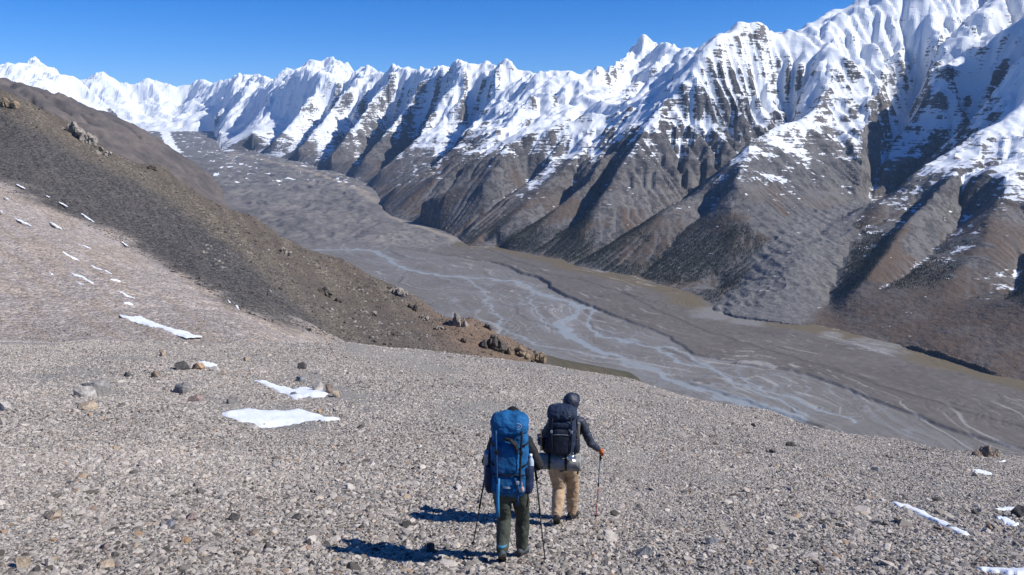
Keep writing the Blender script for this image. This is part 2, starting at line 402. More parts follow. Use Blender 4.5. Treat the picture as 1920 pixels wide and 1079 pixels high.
def solve_land(h, cur=None, screen=0.0):
    """a membrane stretched over the ridge and valley lines; with cur (grid spacing, heights) it is the correction that brings those heights back to the lines"""
    z = None
    for hh in (h * 8, h * 4, h * 2, h):
        X, Y, r = make_grid(hh)
        nr, nc = X.shape
        val = np.zeros((nr, nc)); cnt = np.zeros((nr, nc))
        def put(q, w=1.0):
            x, y, zz = q[:, 0], q[:, 1], q[:, 2]
            t = np.arctan2(x, y); l = np.log(np.hypot(x, y))
            for i in range(len(q) - 1):
                n = int(max(abs(t[i + 1] - t[i]), abs(l[i + 1] - l[i])) / hh * 2.5) + 2
                s = np.linspace(0, 1, n)
                c = np.round((t[i] + (t[i + 1] - t[i]) * s - TH0) / hh).astype(int)
                rr = np.round((l[i] + (l[i + 1] - l[i]) * s - LR0) / hh).astype(int)
                ok = (c >= 0) & (c < nc) & (rr >= 0) & (rr < nr)
                v = zz[i] + (zz[i + 1] - zz[i]) * s
                if cur is not None:
                    v = v - bilerp(cur[1], (l[i] + (l[i + 1] - l[i]) * s - LR0) / cur[0], (t[i] + (t[i + 1] - t[i]) * s - TH0) / cur[0])
                np.add.at(val, (rr[ok], c[ok]), v[ok] * w); np.add.at(cnt, (rr[ok], c[ok]), w)
        if cur is None:
            for k, q in VALLEYS.items(): put(q, 1.0)
        for k, q in RIDGES.items(): put(q, 3.0)
        fl = in_poly(X, Y, FLOOR_POLY)
        fz = floor_z(X, Y) if cur is None else np.zeros_like(X)
        fixed = cnt > 0
        val = np.where(fixed, val / np.maximum(cnt, 1e-9), 0)
        k = fl & ~fixed; val[k] = fz[k]; fixed |= fl
        k = fl & fixed; val[k] = fz[k]
        # edges of the modelled country
        T = np.arctan2(X[0], Y[0])
        fixed[0] = True; val[0] = np.interp(T, [-0.76, 0.0, 0.28, 0.5], [-380, -600, -900, -900]) if cur is None else 0.0
        fixed[-1] = True; val[-1] = 0.0
        if z is None:
            z = np.where(fixed, val, -300.0 if cur is None else 0.0)
            iters = 900
        else:
            zr = np.linspace(0, z.shape[0] - 1, nr); zc = np.linspace(0, z.shape[1] - 1, nc)
            z = bilerp(z, zr[:, None] + 0 * zc[None], zc[None] + 0 * zr[:, None])
            iters = 160
        z = np.where(fixed, val, z)
        free = ~fixed
        par = (np.add.outer(np.arange(nr), np.arange(nc)) % 2).astype(bool)
        m0, m1 = free & par, free & ~par
        for it in range(iters):
            for m in (m0, m1):
                zp = np.pad(z, 1, mode='edge')
                a = (zp[:-2, 1:-1] + zp[2:, 1:-1] + zp[1:-1, :-2] + zp[1:-1, 2:]) / (4.0 + screen * (hh / h) ** 2)
                z = np.where(m, z + 1.5 * (a - z), z)
    return X, Y, r, z, fl, fz

def bilerp(a, i, j):
    i0 = np.clip(np.floor(i).astype(int), 0, a.shape[0] - 2); j0 = np.clip(np.floor(j).astype(int), 0, a.shape[1] - 2)
    u, v = i - i0, j - j0
    return (a[i0, j0] * (1 - u) * (1 - v) + a[i0 + 1, j0] * u * (1 - v) + a[i0, j0 + 1] * (1 - u) * v + a[i0 + 1, j0 + 1] * u * v)

def erode(z, fixed, cell, iters, K, m=0.45, vary=None):
    nr, nc = z.shape; N = nr * nc
    idx = np.arange(N).reshape(nr, nc)
    offs = [(-1, -1), (-1, 0), (-1, 1), (0, -1), (0, 1), (1, -1), (1, 0), (1, 1)]
    area0 = (cell * cell).ravel()
    acc_out = None
    rng = np.random.default_rng(5)
    for it in range(iters):
        best = np.zeros((nr, nc)); rec = idx.copy()
        zp = np.pad(z, 1, mode='constant', constant_values=1e9)
        ip = np.pad(idx, 1, mode='edge')
        for dy, dx in offs:
            zn = zp[1 + dy:1 + dy + nr, 1 + dx:1 + dx + nc]
            s = (z - zn) / (cell * math.hypot(dx, dy)) * (0.8 + 0.4 * rng.random((nr, nc)))
            k = s > best
            best = np.where(k, s, best); rec = np.where(k, ip[1 + dy:1 + dy + nr, 1 + dx:1 + dx + nc], rec)
        zf = z.ravel()
        order = np.argsort(-zf, kind='stable')
        recl = rec.ravel().tolist(); ol = order.tolist(); acc = area0.tolist()
        for i in ol:
            q = recl[i]
            if q != i: acc[q] += acc[i]
        A = np.array(acc)
        dist = cell.ravel()
        f = (K * A ** m / dist) * (1.0 if vary is None else vary.ravel()); f[fixed.ravel()] = 0.0
        fl = f.tolist(); zl = zf.tolist()
        for i in reversed(ol):
            q = recl[i]
            if q != i and fl[i] > 0:
                w = fl[i]
                zl[i] = (zl[i] + w * zl[q]) / (1 + w)
        z = np.array(zl).reshape(nr, nc)
        acc_out = A.reshape(nr, nc)
    return z, acc_out
def creep(z, fixed, k, n=1):
    for _ in range(n):
        zp = np.pad(z, 1, mode='edge')
        a = 0.125 * (zp[:-2, 1:-1] + zp[2:, 1:-1] + zp[1:-1, :-2] + zp[1:-1, 2:]) + 0.125 * (zp[:-2, :-2] + zp[2:, 2:] + zp[2:, :-2] + zp[:-2, 2:])
        z = np.where(fixed, z, z + k * (a - z))
    return z

def shape_land(h):
    X, Y, r, z, fl, fz = solve_land(2 * h)
    cell = r * 2 * h
    rel = np.clip((z - fz) / 1300, 0.0, 1)
    sc = np.clip(r / 9000, .5, 1.5)
    wx = X + 320 * sc * fbm(X, Y, 1500, 3, 50); wy = Y + 320 * sc * fbm(X, Y, 1500, 3, 60)
    z = z + rel * sc * (105 * (fbm(wx, wy, 1250, 5, 3, gain=.55, ridged=True, cell=cell) - .45) + 26 * fbm(wx, wy, 420, 4, 11, cell=cell))
    z = np.where(fl, fz, z)
    vary = np.exp(1.0 * fbm(X, Y, 1500, 3, 81)) * np.clip((z - fz) / 900, .35, 1.2)
    for k in range(7):
        z, acc = erode(z, fl, cell, 2, 0.036, 0.45, vary)
        z = creep(z, fl, 0.05)
    # finer grid
    X2, Y2, r2 = make_grid(h)
    nr, nc = X2.shape
    i = (np.log(r2) - LR0) / (2 * h); j = (np.arctan2(X2, Y2) - TH0) / (2 * h)
    z = bilerp(z, i, j)
    fl = in_poly(X2, Y2, FLOOR_POLY); fz = floor_z(X2, Y2)
    cell = r2 * h
    rel = np.clip((z - fz) / 1000, 0.12, 1.4) * (z > fz); sc = np.clip(r2 / 9000, .45, 1.6)
    wx = X2 + 60 * sc * fbm(X2, Y2, 500, 3, 52); wy = Y2 + 60 * sc * fbm(X2, Y2, 500, 3, 62)
    z = z + rel * sc * (15 * (fbm(wx, wy, 360, 4, 23, gain=.6, ridged=True, cell=cell) - .3) + 9 * fbm(wx, wy, 190, 3, 31, cell=cell))
    z = np.where(fl, fz, z)
    vary = np.exp(1.0 * fbm(X2, Y2, 900, 3, 83))
    for k in range(5):
        z, acc = erode(z, fl, cell, 1, 0.022, 0.45, vary)
        z = creep(z, fl, 0.05)
    # smooth scree faces low down, in places
    zs = creep(z, fl, .9, 14)
    z = np.where(fl, z, z + (zs - z) * .5 * sstep(1000, 250, z - fz) * sstep(-.45, .25, fbm(X2, Y2, 1000, 3, 85)))
    # deepen the country between the crests
    zb = z
    for _ in range(2):
        for ax in (0, 1):
            c = np.cumsum(np.pad(zb, [(46, 45), (0, 0)] if ax == 0 else [(0, 0), (46, 45)], mode='edge'), axis=ax)
            zb = (c[91:] - c[:-91]) / 91 if ax == 0 else (c[:, 91:] - c[:, :-91]) / 91
    up = sstep(60, 500, z - fz) * sstep(3000, 4200, r2)
    z = np.where(fl, z, z + .6 * up * np.clip(z - zb, -.05 * r2, .05 * r2))
    z = np.maximum(z, fz + np.where(fl, 0, 1.5))
    # bring the crests back to their lines as sharp edges
    z = np.where(fl, z, z - (0.009 + .007 * sstep(9500, 13000, r2)) * r2 * sstep(150, 1300, z - fz) * sstep(2500, 5000, r2))
    z = np.where(fl, z, z + solve_land(h, (h, z), 0.008)[3])
    return X2, Y2, r2, z, fl, fz, acc
HG = 0.0028
_X, _Y, _r, LAND, _fl, _fz, ACC = shape_land(HG)

def land_at(x, y):
    return bilerp(LAND, (np.log(np.hypot(x, y)) - LR0) / HG, (np.arctan2(x, y) - TH0) / HG)

def blur(a, n):
    for _ in range(n):
        p = np.pad(a, 1, mode='edge')
        a = 0.25 * a + 0.125 * (p[:-2, 1:-1] + p[2:, 1:-1] + p[1:-1, :-2] + p[1:-1, 2:]) + 0.0625 * (p[:-2, :-2] + p[2:, 2:] + p[2:, :-2] + p[:-2, 2:])
    return a


# ---- the mesh of the mountains
th = np.r_[np.arange(-0.745, 0.70, 0.0019), np.arange(0.70, 0.985, 0.006)]
lr = np.arange(math.log(1700.0), math.log(47000.0), 0.0027)
Tm, Lm = np.meshgrid(th, lr)
rm = np.exp(Lm); Xm = rm * np.sin(Tm); Ym = rm * np.cos(Tm)
cellm = rm * 0.0023
Zm = land_at(Xm, Ym)
FZm = floor_z(Xm, Ym)
relm = np.clip((Zm - FZm) / 250.0, 0, 1)
scm = np.clip(rm / 9000, .4, 2.6)
brownm = ((Xm < -1500) & (Ym < 9300) & (Xm < -1500 - (Ym - 4000) * 0.28)) | (Ym < 3000) & (Xm < 1200)
rough_k = np.where(brownm, 0.45, 1.0)
farm = 1 + 1.3 * sstep(11000, 20000, rm)
Zm = Zm + farm * relm * scm * rough_k * (np.clip((Zm - FZm) / 900, .35, 1.3)) * (6 * (fbm(Xm, Ym, 170, 3, 71, gain=.6, ridged=True, cell=cellm) - .3) + 5 * fbm(Xm, Ym, 95, 3, 77, gain=.6, cell=cellm))
Zm = Zm + rough_k * 0.2 * np.clip(Zm - blur(Zm, 30), -60 * scm, 60 * scm) * sstep(100, 1100, Zm - FZm)
# jagged crests on the far range, smaller teeth on the near massif
hi = sstep(350, 1300, Zm - FZm) * (1 - brownm)
Zm = Zm + hi * rm * (.0007 + .0030 * sstep(9500, 13000, rm) - .0012 * sstep(17000, 23000, rm)) * (fbm(Xm + 120 * fbm(Xm, Ym, 500, 2, 73), Ym, 620, 4, 75, gain=.6, ridged=True, cell=cellm) - .35) * 1.2
Zm = Zm + sstep(21000, 26000, rm) * np.clip((Zm - FZm) / 150, 0, 1) * rm * .0045 * (fbm(Xm, Ym, 1500, 5, 79, gain=.6, ridged=True, cell=cellm) - .4)
# rock bands: steeper and gentler steps in the high walls
zw = Zm + 30 * fbm(Xm, Ym, 900, 3, 91)
band = np.sin(zw / 21.0) * 5 + np.sin(zw / 47.0 + 1.3) * 13 * sstep(-.3, .4, fbm(Xm, Ym, 1300, 2, 93))
Zm = Zm + band * sstep(150, 600, Zm - FZm) * np.clip(scm, .5, 1.5) * rough_k

def grid_normals(X, Y, Z):
    V = np.stack([X, Y, Z], -1)
    n = np.cross(np.gradient(V, axis=1), np.gradient(V, axis=0))
    n /= np.linalg.norm(n, axis=-1, keepdims=True) + 1e-12
    n *= np.sign(n[..., 2:])
    return n

Nm = grid_normals(Xm, Ym, Zm)
Ns = np.stack([blur(Nm[..., k], 8) for k in range(3)], -1)
conc = (blur(Zm, 10) - Zm) / (rm * 0.0035)
conc2 = (blur(Zm, 40) - Zm) / (rm * 0.009)
sunxy = np.array([SUN_DIR[0], SUN_DIR[1]]); sunxy = sunxy / np.linalg.norm(sunxy)
asp = (Ns[..., 0] * sunxy[0] + Ns[..., 1] * sunxy[1])
line_z = -150 + 110 * fbm(Xm, Ym, 2600, 3, 41)
snow = np.interp(Zm - line_z, [-700, -150, 150, 500, 1200], [-1.9, -.35, .95, 1.75, 2.3]) + 0.4 * np.clip(conc, -1.2, 1.2) + 0.55 * np.clip(conc2, -1, 1) + 1.5 * (np.clip(Ns[..., 2], 0.4, 0.95) - 0.66) + 1.7 * (np.clip(Nm[..., 2], .3, .95) - .64) - 0.45 * asp + 0.30 * fbm(Xm, Ym, 700, 4, 43)
cl = fbm(Xm + 60 * fbm(Xm, Ym, 300, 2, 45), Ym, 520 * np.clip(rm / 10000, .7, 1.8), 4, 47, gain=.6, ridged=True)
snow = snow - .75 * sstep(.75, 1.35, cl + .6 * (.8 - Ns[..., 2])) * sstep(1500, 300, Zm)
snow = np.clip(0.5 + 0.5 * snow, 0, 1.18)
snow = np.where(brownm, 0, snow)
hgt = Zm - FZm
veg = sstep(620, 220, hgt + 200 * fbm(Xm, Ym, 800, 3, 51)) * sstep(.02, .22, fbm(Xm, Ym, 380, 4, 53, gain=.6) + 0.3 * (Ns[..., 2] - .72) * 3 - .25 * np.clip(conc2, -1, 1))
dist_fac = np.clip((14000 - rm) / 6000, 0, 1)
veg = veg * (0.35 + 0.65 * dist_fac)
forest = sstep(430, 150, hgt + 110 * fbm(Xm, Ym, 500, 3, 57)) * sstep(0.05, -.28, asp + .22 * fbm(Xm, Ym, 380, 3, 59) + 0.02) * np.clip((6800 - rm) / 900, 0, 1) * sstep(2, 30, hgt)
for _px, _py, _Y, _rad, _w in ((1300, 490, 4.75, 420, 1.3), (1245, 520, 4.65, 300, .9), (1120, 480, 5.3, 260, .5), (1650, 600, 3.55, 300, .8), (1590, 600, 3.6, 180, .6)):
    _c = P(_px, _py, _Y * 1000); _d = np.hypot(Xm - _c[0], Ym - _c[1]); forest = np.maximum(forest, _w * sstep(1, .45, _d / _rad + .35 * fbm(Xm, Ym, 160, 3, 58)) * sstep(2, 25, hgt) * sstep(.25, -.05, asp))
forest = np.clip(np.where(brownm | (Xm > 2350), forest * .35, forest), 0, 1)
forest = np.where(brownm, 0, forest)
Zm = Zm + sstep(.8, 1.1, snow) * (.25 + .25 * (rm < 10000)) * (blur(Zm, 4) - Zm)
# debris covered glacier in the side valley
RG = line((1640, 357, 6.15), (1600, 384, 5.6), (1570, 402, 5.35), (1530, 440, 4.85), (1500, 480, 4.4), (1475, 520, 4.08), (1440, 560, 3.85), (1420, 600, 3.7))
d_rg, t_rg, _s = seg_dist(Xm, Ym, RG[:, :2], 900)
w_rg = np.interp(t_rg, [0, 600, 1400, 2200, 2700], [70, 120, 190, 270, 260])
debris = sstep(1.15, 0.75, d_rg / w_rg + .12 * fbm(Xm, Ym, 180, 3, 61)) * (rm < 7000)
Zm = Zm + debris * (7 * fbm(Xm, Ym, 90, 4, 63, gain=.6, ridged=True, cell=cellm) + 4 * np.sin(t_rg / 24.0 + (d_rg / 75.0) ** 2 + 2.5 * fbm(Xm, Ym, 220, 3, 65)) + 16 * (1 - (np.clip(d_rg / w_rg, 0, 1)) ** 2))
snow = np.where(debris > .5, snow * .3, snow)
veg = veg * (1 - debris); forest = forest * (1 - debris)
tint = fbm(Xm, Ym, 1400, 4, 67) * .5 + .5
lac = np.log10(np.maximum(bilerp(ACC, (Lm - LR0) / HG, (Tm - TH0) / HG) / (rm * HG) ** 2, 1.0))
wash = sstep(.55, 1.5, lac + .25 * fbm(Xm, Ym, 90, 2, 70)) * sstep(1100, 500, hgt)

flm = in_poly(Xm, Ym, FLOOR_POLY)
# the brown fan at the right ends in an eroded bank above the gravel plain
FANB = np.array([on_floor(*q) for q in ((1680, 652), (1735, 668), (1780, 682), (1850, 706), (1890, 715))])
d_fb, t_fb, _s = seg_dist(Xm, Ym, FANB[:, :2], 900)
L_fb = np.sum(np.hypot(*np.diff(FANB[:, :2], axis=0).T))
bank = np.where(flm, 0, 1) * np.clip(np.minimum(t_fb, L_fb - t_fb) / 90, 0, 1) * (d_fb < 880)
Zm = Zm + bank * (24 + 6 * fbm(Xm, Ym, 60, 3, 69)) * np.exp(-d_fb / 420) * sstep(2, 14, d_fb)
fanv = sstep(900, 500, d_fb) * (1 - flm) * sstep(260, 140, Zm - FZm)
Zm = Zm + np.clip(fanv * 1.5, 0, 1) * (d_fb > 25) * (blur(Zm, 30) - Zm)
wash = wash * (1 - fanv)
veg = np.maximum(veg, fanv * (.75 + .3 * fbm(Xm, Ym, 120, 3, 68))); forest = forest * (1 - fanv)
# keep a skirt of cells that dips under the valley floor
inside = blur(flm.astype(float), 2) > 0.995
Zm = np.where(flm, FZm - 6.0, Zm)
keep = ~(inside[:-1, :-1] & inside[1:, 1:] & inside[:-1, 1:] & inside[1:, :-1])

def rock_material():
    k = NT('mountain_rock_and_snow')
    co = k.coord('Object')
    sn, ve, fo, de, ti = (k.attr(a) for a in ('snow', 'veg', 'forest', 'debris', 'tint'))
    n1 = k.noise(k.mapping(co, (1 / 900., 1 / 900., 1 / 450.)), 1.0, 7, .62)
    n2 = k.noise(k.mapping(co, (1 / 130., 1 / 130., 1 / 60.)), 1.0, 5, .62)
    n3 = k.noise(k.mapping(co, (1 / 34., 1 / 34., 1 / 24.)), 1.0, 3, .6)
    rock = k.ramp(n1, [(0.3, (.085, .078, .075)), (.47, (.125, .115, .108)), (.58, (.175, .160, .148)), (.72, (.125, .098, .080))])
    rock = k.mix(k.math('MULTIPLY', ti, .55), rock, (.104, .104, .106))
    rock = k.mix(k.smooth(k.math('ADD', n2, k.math('MULTIPLY', k.math('SUBTRACT', n3, .5), .8)), .42, .62), rock, k.mix(1.0, rock, (.46, .46, .48), 'MULTIPLY'))
    grass = k.mix(k.smooth(n2, .3, .7), (.076, .050, .034), (.115, .077, .050))
    c = k.mix(k.math('MULTIPLY', ve, .75), rock, grass)
    c = k.mix(k.math('MULTIPLY', fo, .8), c, (.030, .034, .026))
    c = k.mix(k.math('MULTIPLY', k.attr('wash'), .55), c, k.mix(n3, (.135, .128, .122), (.185, .175, .165)))
    deb = k.mix(k.smooth(n3, .3, .7), (.100, .096, .094), (.165, .158, .152))
    c = k.mix(de, c, deb)
    bands = k.noise(k.mapping(co, (1 / 260., 1 / 260., 1 / 16.)), 1.0, 3, .6)
    f = k.math('ADD', sn, k.math('MULTIPLY', k.math('SUBTRACT', n2, .5), 1.5))
    f = k.math('ADD', f, k.math('MULTIPLY', k.math('SUBTRACT', n3, .5), 1.25))
    f = k.math('ADD', f, k.math('MULTIPLY', k.math('SUBTRACT', bands, .5), 1.5))
    f = k.smooth(f, .52, .74)
    c = k.mix(f, c, (.73, .755, .785))
    k.col(c)
    k.rough(k.mix(f, (.95, .95, .95), (.75, .75, .75)))
    rn = k.n('ShaderNodeTexNoise', noise_type='RIDGED_MULTIFRACTAL'); k.set(rn.inputs['Vector'], k.mapping(co, (1 / 150., 1 / 150., 1 / 110.)))
    rn.inputs['Scale'].default_value = 1.0; rn.inputs['Detail'].default_value = 5; rn.inputs['Roughness'].default_value = .6
    h = k.math('ADD', k.math('MULTIPLY', rn.outputs[0], .5), k.math('MULTIPLY', n3, .45))
    b = k.n('ShaderNodeBump'); k.set(b.inputs['Height'], h); b.inputs['Distance'].default_value = 30.0
    k.set(b.inputs['Strength'], k.math('SUBTRACT', .85, k.math('MULTIPLY', f, .55)))
    k.normal(b.outputs[0])
    return k.m

M_ROCK = rock_material()
attrs = dict(wash=wash.ravel(), snow=snow.ravel(), veg=veg.ravel(), forest=forest.ravel(), debris=debris.ravel(), tint=tint.ravel())
V = np.stack([Xm, Ym, Zm], -1).reshape(-1, 3)
# three pieces of country: the brown hillside on the left, the near massif, the far range
xc, yc, rc = Xm[:-1, :-1], Ym[:-1, :-1], rm[:-1, :-1]
is_brown = brownm[:-1, :-1]
is_near = ~is_brown & (rc < 9900) & (Tm[:-1, :-1] > -0.20)
def part_mesh(name, sel, label):
    v, f, a = compact(V, grid_faces(*Xm.shape, keep=sel & keep), attrs)
    o = mesh_np(name, v, f, M_ROCK, False, a)
    return tag(o, label, None, None, 'structure')
part_mesh('mountain_massif', is_near, 'huge snow covered mountain wall with rocky spurs on the right')
part_mesh('snow_mountains', ~is_near & ~is_brown, 'distant chain of white snow peaks along the glacier')
def brown_material():
    k = NT('brown_hillside')
    co = k.coord('Object')
    n1 = k.noise(k.mapping(co, (1 / 700., 1 / 700., 1 / 300.)), 1.0, 7, .6)
    n2 = k.noise(k.mapping(co, (1 / 90., 1 / 90., 1 / 60.)), 1.0, 5, .6)
    c = k.ramp(n1, [(.32, (.074, .064, .056)), (.46, (.105, .088, .075)), (.56, (.150, .123, .102)), (.68, (.092, .080, .070))])
    c = k.mix(k.smooth(n2, .35, .7), c, k.mix(1.0, c, (.7, .7, .72), 'MULTIPLY'))
    g = k.mix(k.smooth(n2, .35, .65), (.052, .05, .030), (.085, .07, .045))
    c = k.mix(k.attr('veg'), c, g)
    k.col(c); k.normal(k.bump(n2, .8, 12.0))
    return k.m
M_BROWN = brown_material()
attrs_b = dict(veg=(sstep(-500, -700, Zm) * (Ym < 3300)).ravel())
v, f, a = compact(V, grid_faces(*Xm.shape, keep=is_brown & keep), attrs_b)
tag(mesh_np('brown_hillside', v, f, M_BROWN, True, a), 'bare brown hillside dropping to the glacier on the left', None, None, 'structure')

# ------------------------------------------------------------------ valley floor: outwash plain and debris covered glacier
th = np.arange(-0.66, 0.76, 0.0017)
lr = np.r_[np.arange(math.log(1560.0), math.log(9500.0), 0.0021), np.arange(math.log(9500.0), math.log(44000.0), 0.0034)]
Tg, Lg = np.meshgrid(th, lr)
shape_f = Tg.shape
_near = bilerp((blur(_fl.astype(float), 14) > 0.003).astype(float), (Lg - LR0) / HG, (Tg - TH0) / HG) > 0.01
sel_f = np.nonzero(_near.ravel())[0]
Tf = Tg.ravel()[sel_f]; rf = np.exp(Lg.ravel()[sel_f]); Xf = rf * np.sin(Tf); Yf = rf * np.cos(Tf)
cellf = rf * 0.002
Zf = floor_z(Xf, Yf)
d_r, t_r, s_r = seg_dist(Xf, Yf, base_r[:, :2])
d_l, t_l, _s = seg_dist(Xf, Yf, base_l)
def fl_line(*pts): return np.array([on_floor(*q) for q in pts])
SNOUT = fl_line((480, 466), (600, 466), (660, 462), (715, 467), (770, 476), (800, 479), (830, 468), (855, 456), (885, 460))
ysn = np.interp(Xf, SNOUT[np.argsort(SNOUT[:, 0]), 0], SNOUT[np.argsort(SNOUT[:, 0]), 1]) + 120 * fbm(Xf, Yf, 500, 3, 101)
glac = sstep(-160, 420, Yf - ysn)
# hummocks and dirt cones on the glacier, drawn out along the flow further up
wx = Xf + 90 * fbm(Xf, Yf, 700, 3, 105); wy = Yf + 90 * fbm(Xf, Yf, 700, 3, 107)
hum = fbm(wx, wy * .8, 250, 5, 103, gain=.55, ridged=True, cell=cellf) - .4 + .7 * fbm(wx, wy, 700, 3, 109)
edge = sstep(0, 260, np.minimum(d_r, d_l))
Zf = Zf + glac * (21 * hum * np.clip(rf / 9000, .6, 1.3) * edge + 9 * edge)
# river terraces
SC1 = fl_line((845, 482), (870, 486), (897, 490), (920, 492), (940, 497), (960, 504), (973, 512), (1010, 523), (1027, 533), (1034, 543), (1087, 568), (1127, 584), (1173, 603),
              (1233, 623), (1257, 637), (1280, 650), (1300, 666), (1347, 677), (1413, 687), (1470, 695), (1513, 703), (1557, 720), (1613, 743), (1663, 760), (1713, 780),
              (1763, 800), (1830, 823), (1920, 845), (2050, 890))
SC2 = fl_line((890, 462), (925, 473), (960, 490), (1000, 503), (1027, 519), (1080, 528), (1150, 548), (1240, 578))
SC3 = fl_line((905, 470), (850, 478), (830, 485), (850, 489), (900, 493))
SC4 = fl_line((1105, 600), (1115, 618), (1180, 640), (1240, 652), (1330, 690))
SC5 = fl_line((970, 575), (972, 590), (990, 600), (1030, 612), (1055, 622))
SC6 = fl_line((1280, 716), (1330, 732), (1400, 754), (1470, 780), (1560, 810))
SC7 = fl_line((720, 468), (745, 478), (765, 485), (830, 487))
SC8 = fl_line((1160, 548), (1220, 580), (1300, 615), (1420, 655), (1560, 695), (1700, 745), (1900, 800), (2000, 830))
_jx = 10 * fbm(Xf, Yf, 120, 3, 131); _jy = 20 * fbm(Xf, Yf, 120, 3, 133)
def scarp(q, h, w, maxd=800):
    d, t, s = seg_dist(Xf + _jx, Yf + _jy, q[:, :2], maxd)
    L = np.sum(np.hypot(*np.diff(q[:, :2], axis=0).T))
    sd = d * s
    e = np.minimum(t, L - t) / (0.06 * L)
    return sd, d, t, L, np.clip(e, 0, 1)
sd, d, t, L, e = scarp(SC1, 14, 8, 2200)
hs = np.interp(t / L, [0, .12, .3, .45, .6, 1], [3, 12, 17, 12, 8, 9])
Zf = Zf + (1 - glac) * hs * sstep(-6, 6, sd) * sstep(1500, 500, np.abs(sd)) * np.where(sd > 0, 1, 1)
upper = sstep(-10, 10, sd) * (1 - glac)
for q, hh in ((SC2, 4.5), (SC3, 5), (SC4, 4), (SC5, 4), (SC6, 7), (SC7, 7), (SC8, 4)):
    sd2, d2, t2, L2, e2 = scarp(q, hh, 6)
    Zf = Zf + (1 - glac) * hh * e2 * sstep(-6, 6, sd2) * np.exp(-np.maximum(sd2, 0) / 120.0) * (d2 < 700)
# dry channels, drawn out along the valley
lat = d_r; along = -t_r
ws = lat + 60 * fbm(Xf, Yf, 420, 3, 141)
ch = fbm(ws, along * .09 + 25 * fbm(Xf, Yf, 300, 2, 143), 46, 4, 145, gain=.6)
Zf = Zf + (1 - glac) * np.where(np.abs(ch) < .12, -1.8 * (1 - np.abs(ch) / .12), 0) * (cellf < 14)
# attributes
streak = fbm(ws * 1.0, along * .10, 26, 4, 151, gain=.65)
patchy = fbm(Xf, Yf, 650, 3, 153)
salt = sstep(.52, .78, streak + .32 * patchy - .05) * (1 - glac) * sstep(0, .3, patchy + .35)
def chan(pts, w, seed, rag=26):
    q = smooth_line(fl_line(*pts))
    d, t, s = seg_dist(Xf + 2.6 * _jx, Yf + 2.2 * _jy, q[:, :2], 450)
    return sstep(1.0, .75, d / w), d
def smooth_line(q, n=5):
    for _ in range(2):
        out = [q[0]]
        for i in range(len(q) - 1):
            out += [q[i] * .75 + q[i + 1] * .25, q[i] * .25 + q[i + 1] * .75]
        out.append(q[-1]); q = np.array(out)
    return q
R1 = [(560, 471), (610, 469), (660, 468), (703, 470), (722, 482), (740, 495), (767, 507), (800, 514), (873, 521), (940, 524), (980, 531), (1000, 546), (1033, 558), (1085, 572), (1082, 586), (1054, 600), (1053, 618),
      (1083, 643), (1117, 658), (1160, 671), (1200, 689), (1273, 719), (1330, 737), (1413, 763), (1500, 790)]
R2 = [(1087, 572), (1120, 586), (1102, 602), (1106, 616), (1133, 633), (1180, 641), (1223, 650), (1280, 657), (1367, 717), (1413, 730), (1467, 760), (1510, 785)]
R3 = [(873, 521), (905, 545), (920, 575), (930, 590), (938, 612), (960, 627), (977, 634), (1040, 653), (1110, 667), (1160, 672)]
R4 = [(1000, 546), (990, 565), (1010, 585), (1020, 605), (1054, 620)]
R5 = [(1223, 650), (1300, 690), (1360, 700), (1450, 735), (1520, 762), (1600, 790)]
nearr = np.zeros_like(Xf); wet = np.zeros_like(Xf); pale = np.zeros_like(Xf)
for pts, w, sd_ in ((R1, 25, 201), (R2, 11, 211), (R3, 7, 221), (R4, 6, 231), (R5, 8, 241)):
    m, d = chan(pts, w, sd_)
    brd = sstep(-.15, .2, fbm(Xf, Yf, 150, 3, sd_ + 9))
    wet = np.maximum(wet, m * (.8 + .2 * brd)); pale = np.maximum(pale, sstep(3.4, 1.1, d / w) * .55); nearr = np.maximum(nearr, sstep(420, 120, d))
lowland = (1 - upper) * (1 - glac)
sub = sstep(.30, .5, fbm(ws, along * .16, 70, 4, 161)) * lowland * sstep(700, 200, np.abs(d_r - 900))
br = fbm(Xf + 2 * _jx, Yf + 2 * _jy, 240, 3, 165, gain=.55)
braid = sstep(.075, .03, np.abs(br)) * nearr * lowland * sstep(-.3, .1, patchy + .2)
br2 = fbm(ws, along * .22, 90, 3, 167)
braid = np.maximum(braid, sstep(.06, .02, np.abs(br2)) * .7 * nearr * lowland)
wet = np.maximum(np.maximum(wet, sub * .2), braid * .42) * (1 - glac)
dl = sstep(.045, .012, np.abs(fbm(ws + 8 * _jx / 10, along * .13, 75, 3, 169))) * (1 - glac) * (1 - np.clip(wet * 2, 0, 1)) * sstep(-.4, .1, fbm(Xf, Yf, 300, 2, 173))  # thin dark lines: shade of small channels and scarps, painted into the gravel colour
for _q, _w in (((1345, 592), 150), ((1400, 604), 120), ((1640, 650), 130), ((1560, 632), 60), ((1130, 512), 70)):
    _c = on_floor(*_q); pale = np.maximum(pale, sstep(1.2, .5, np.hypot((Xf - _c[0]), (Yf - _c[1]) * .9) / _w + .3 * fbm(Xf, Yf, 90, 3, 177)) * 1.6)
pale = pale * (1 - glac) * (1 - .35 * upper)
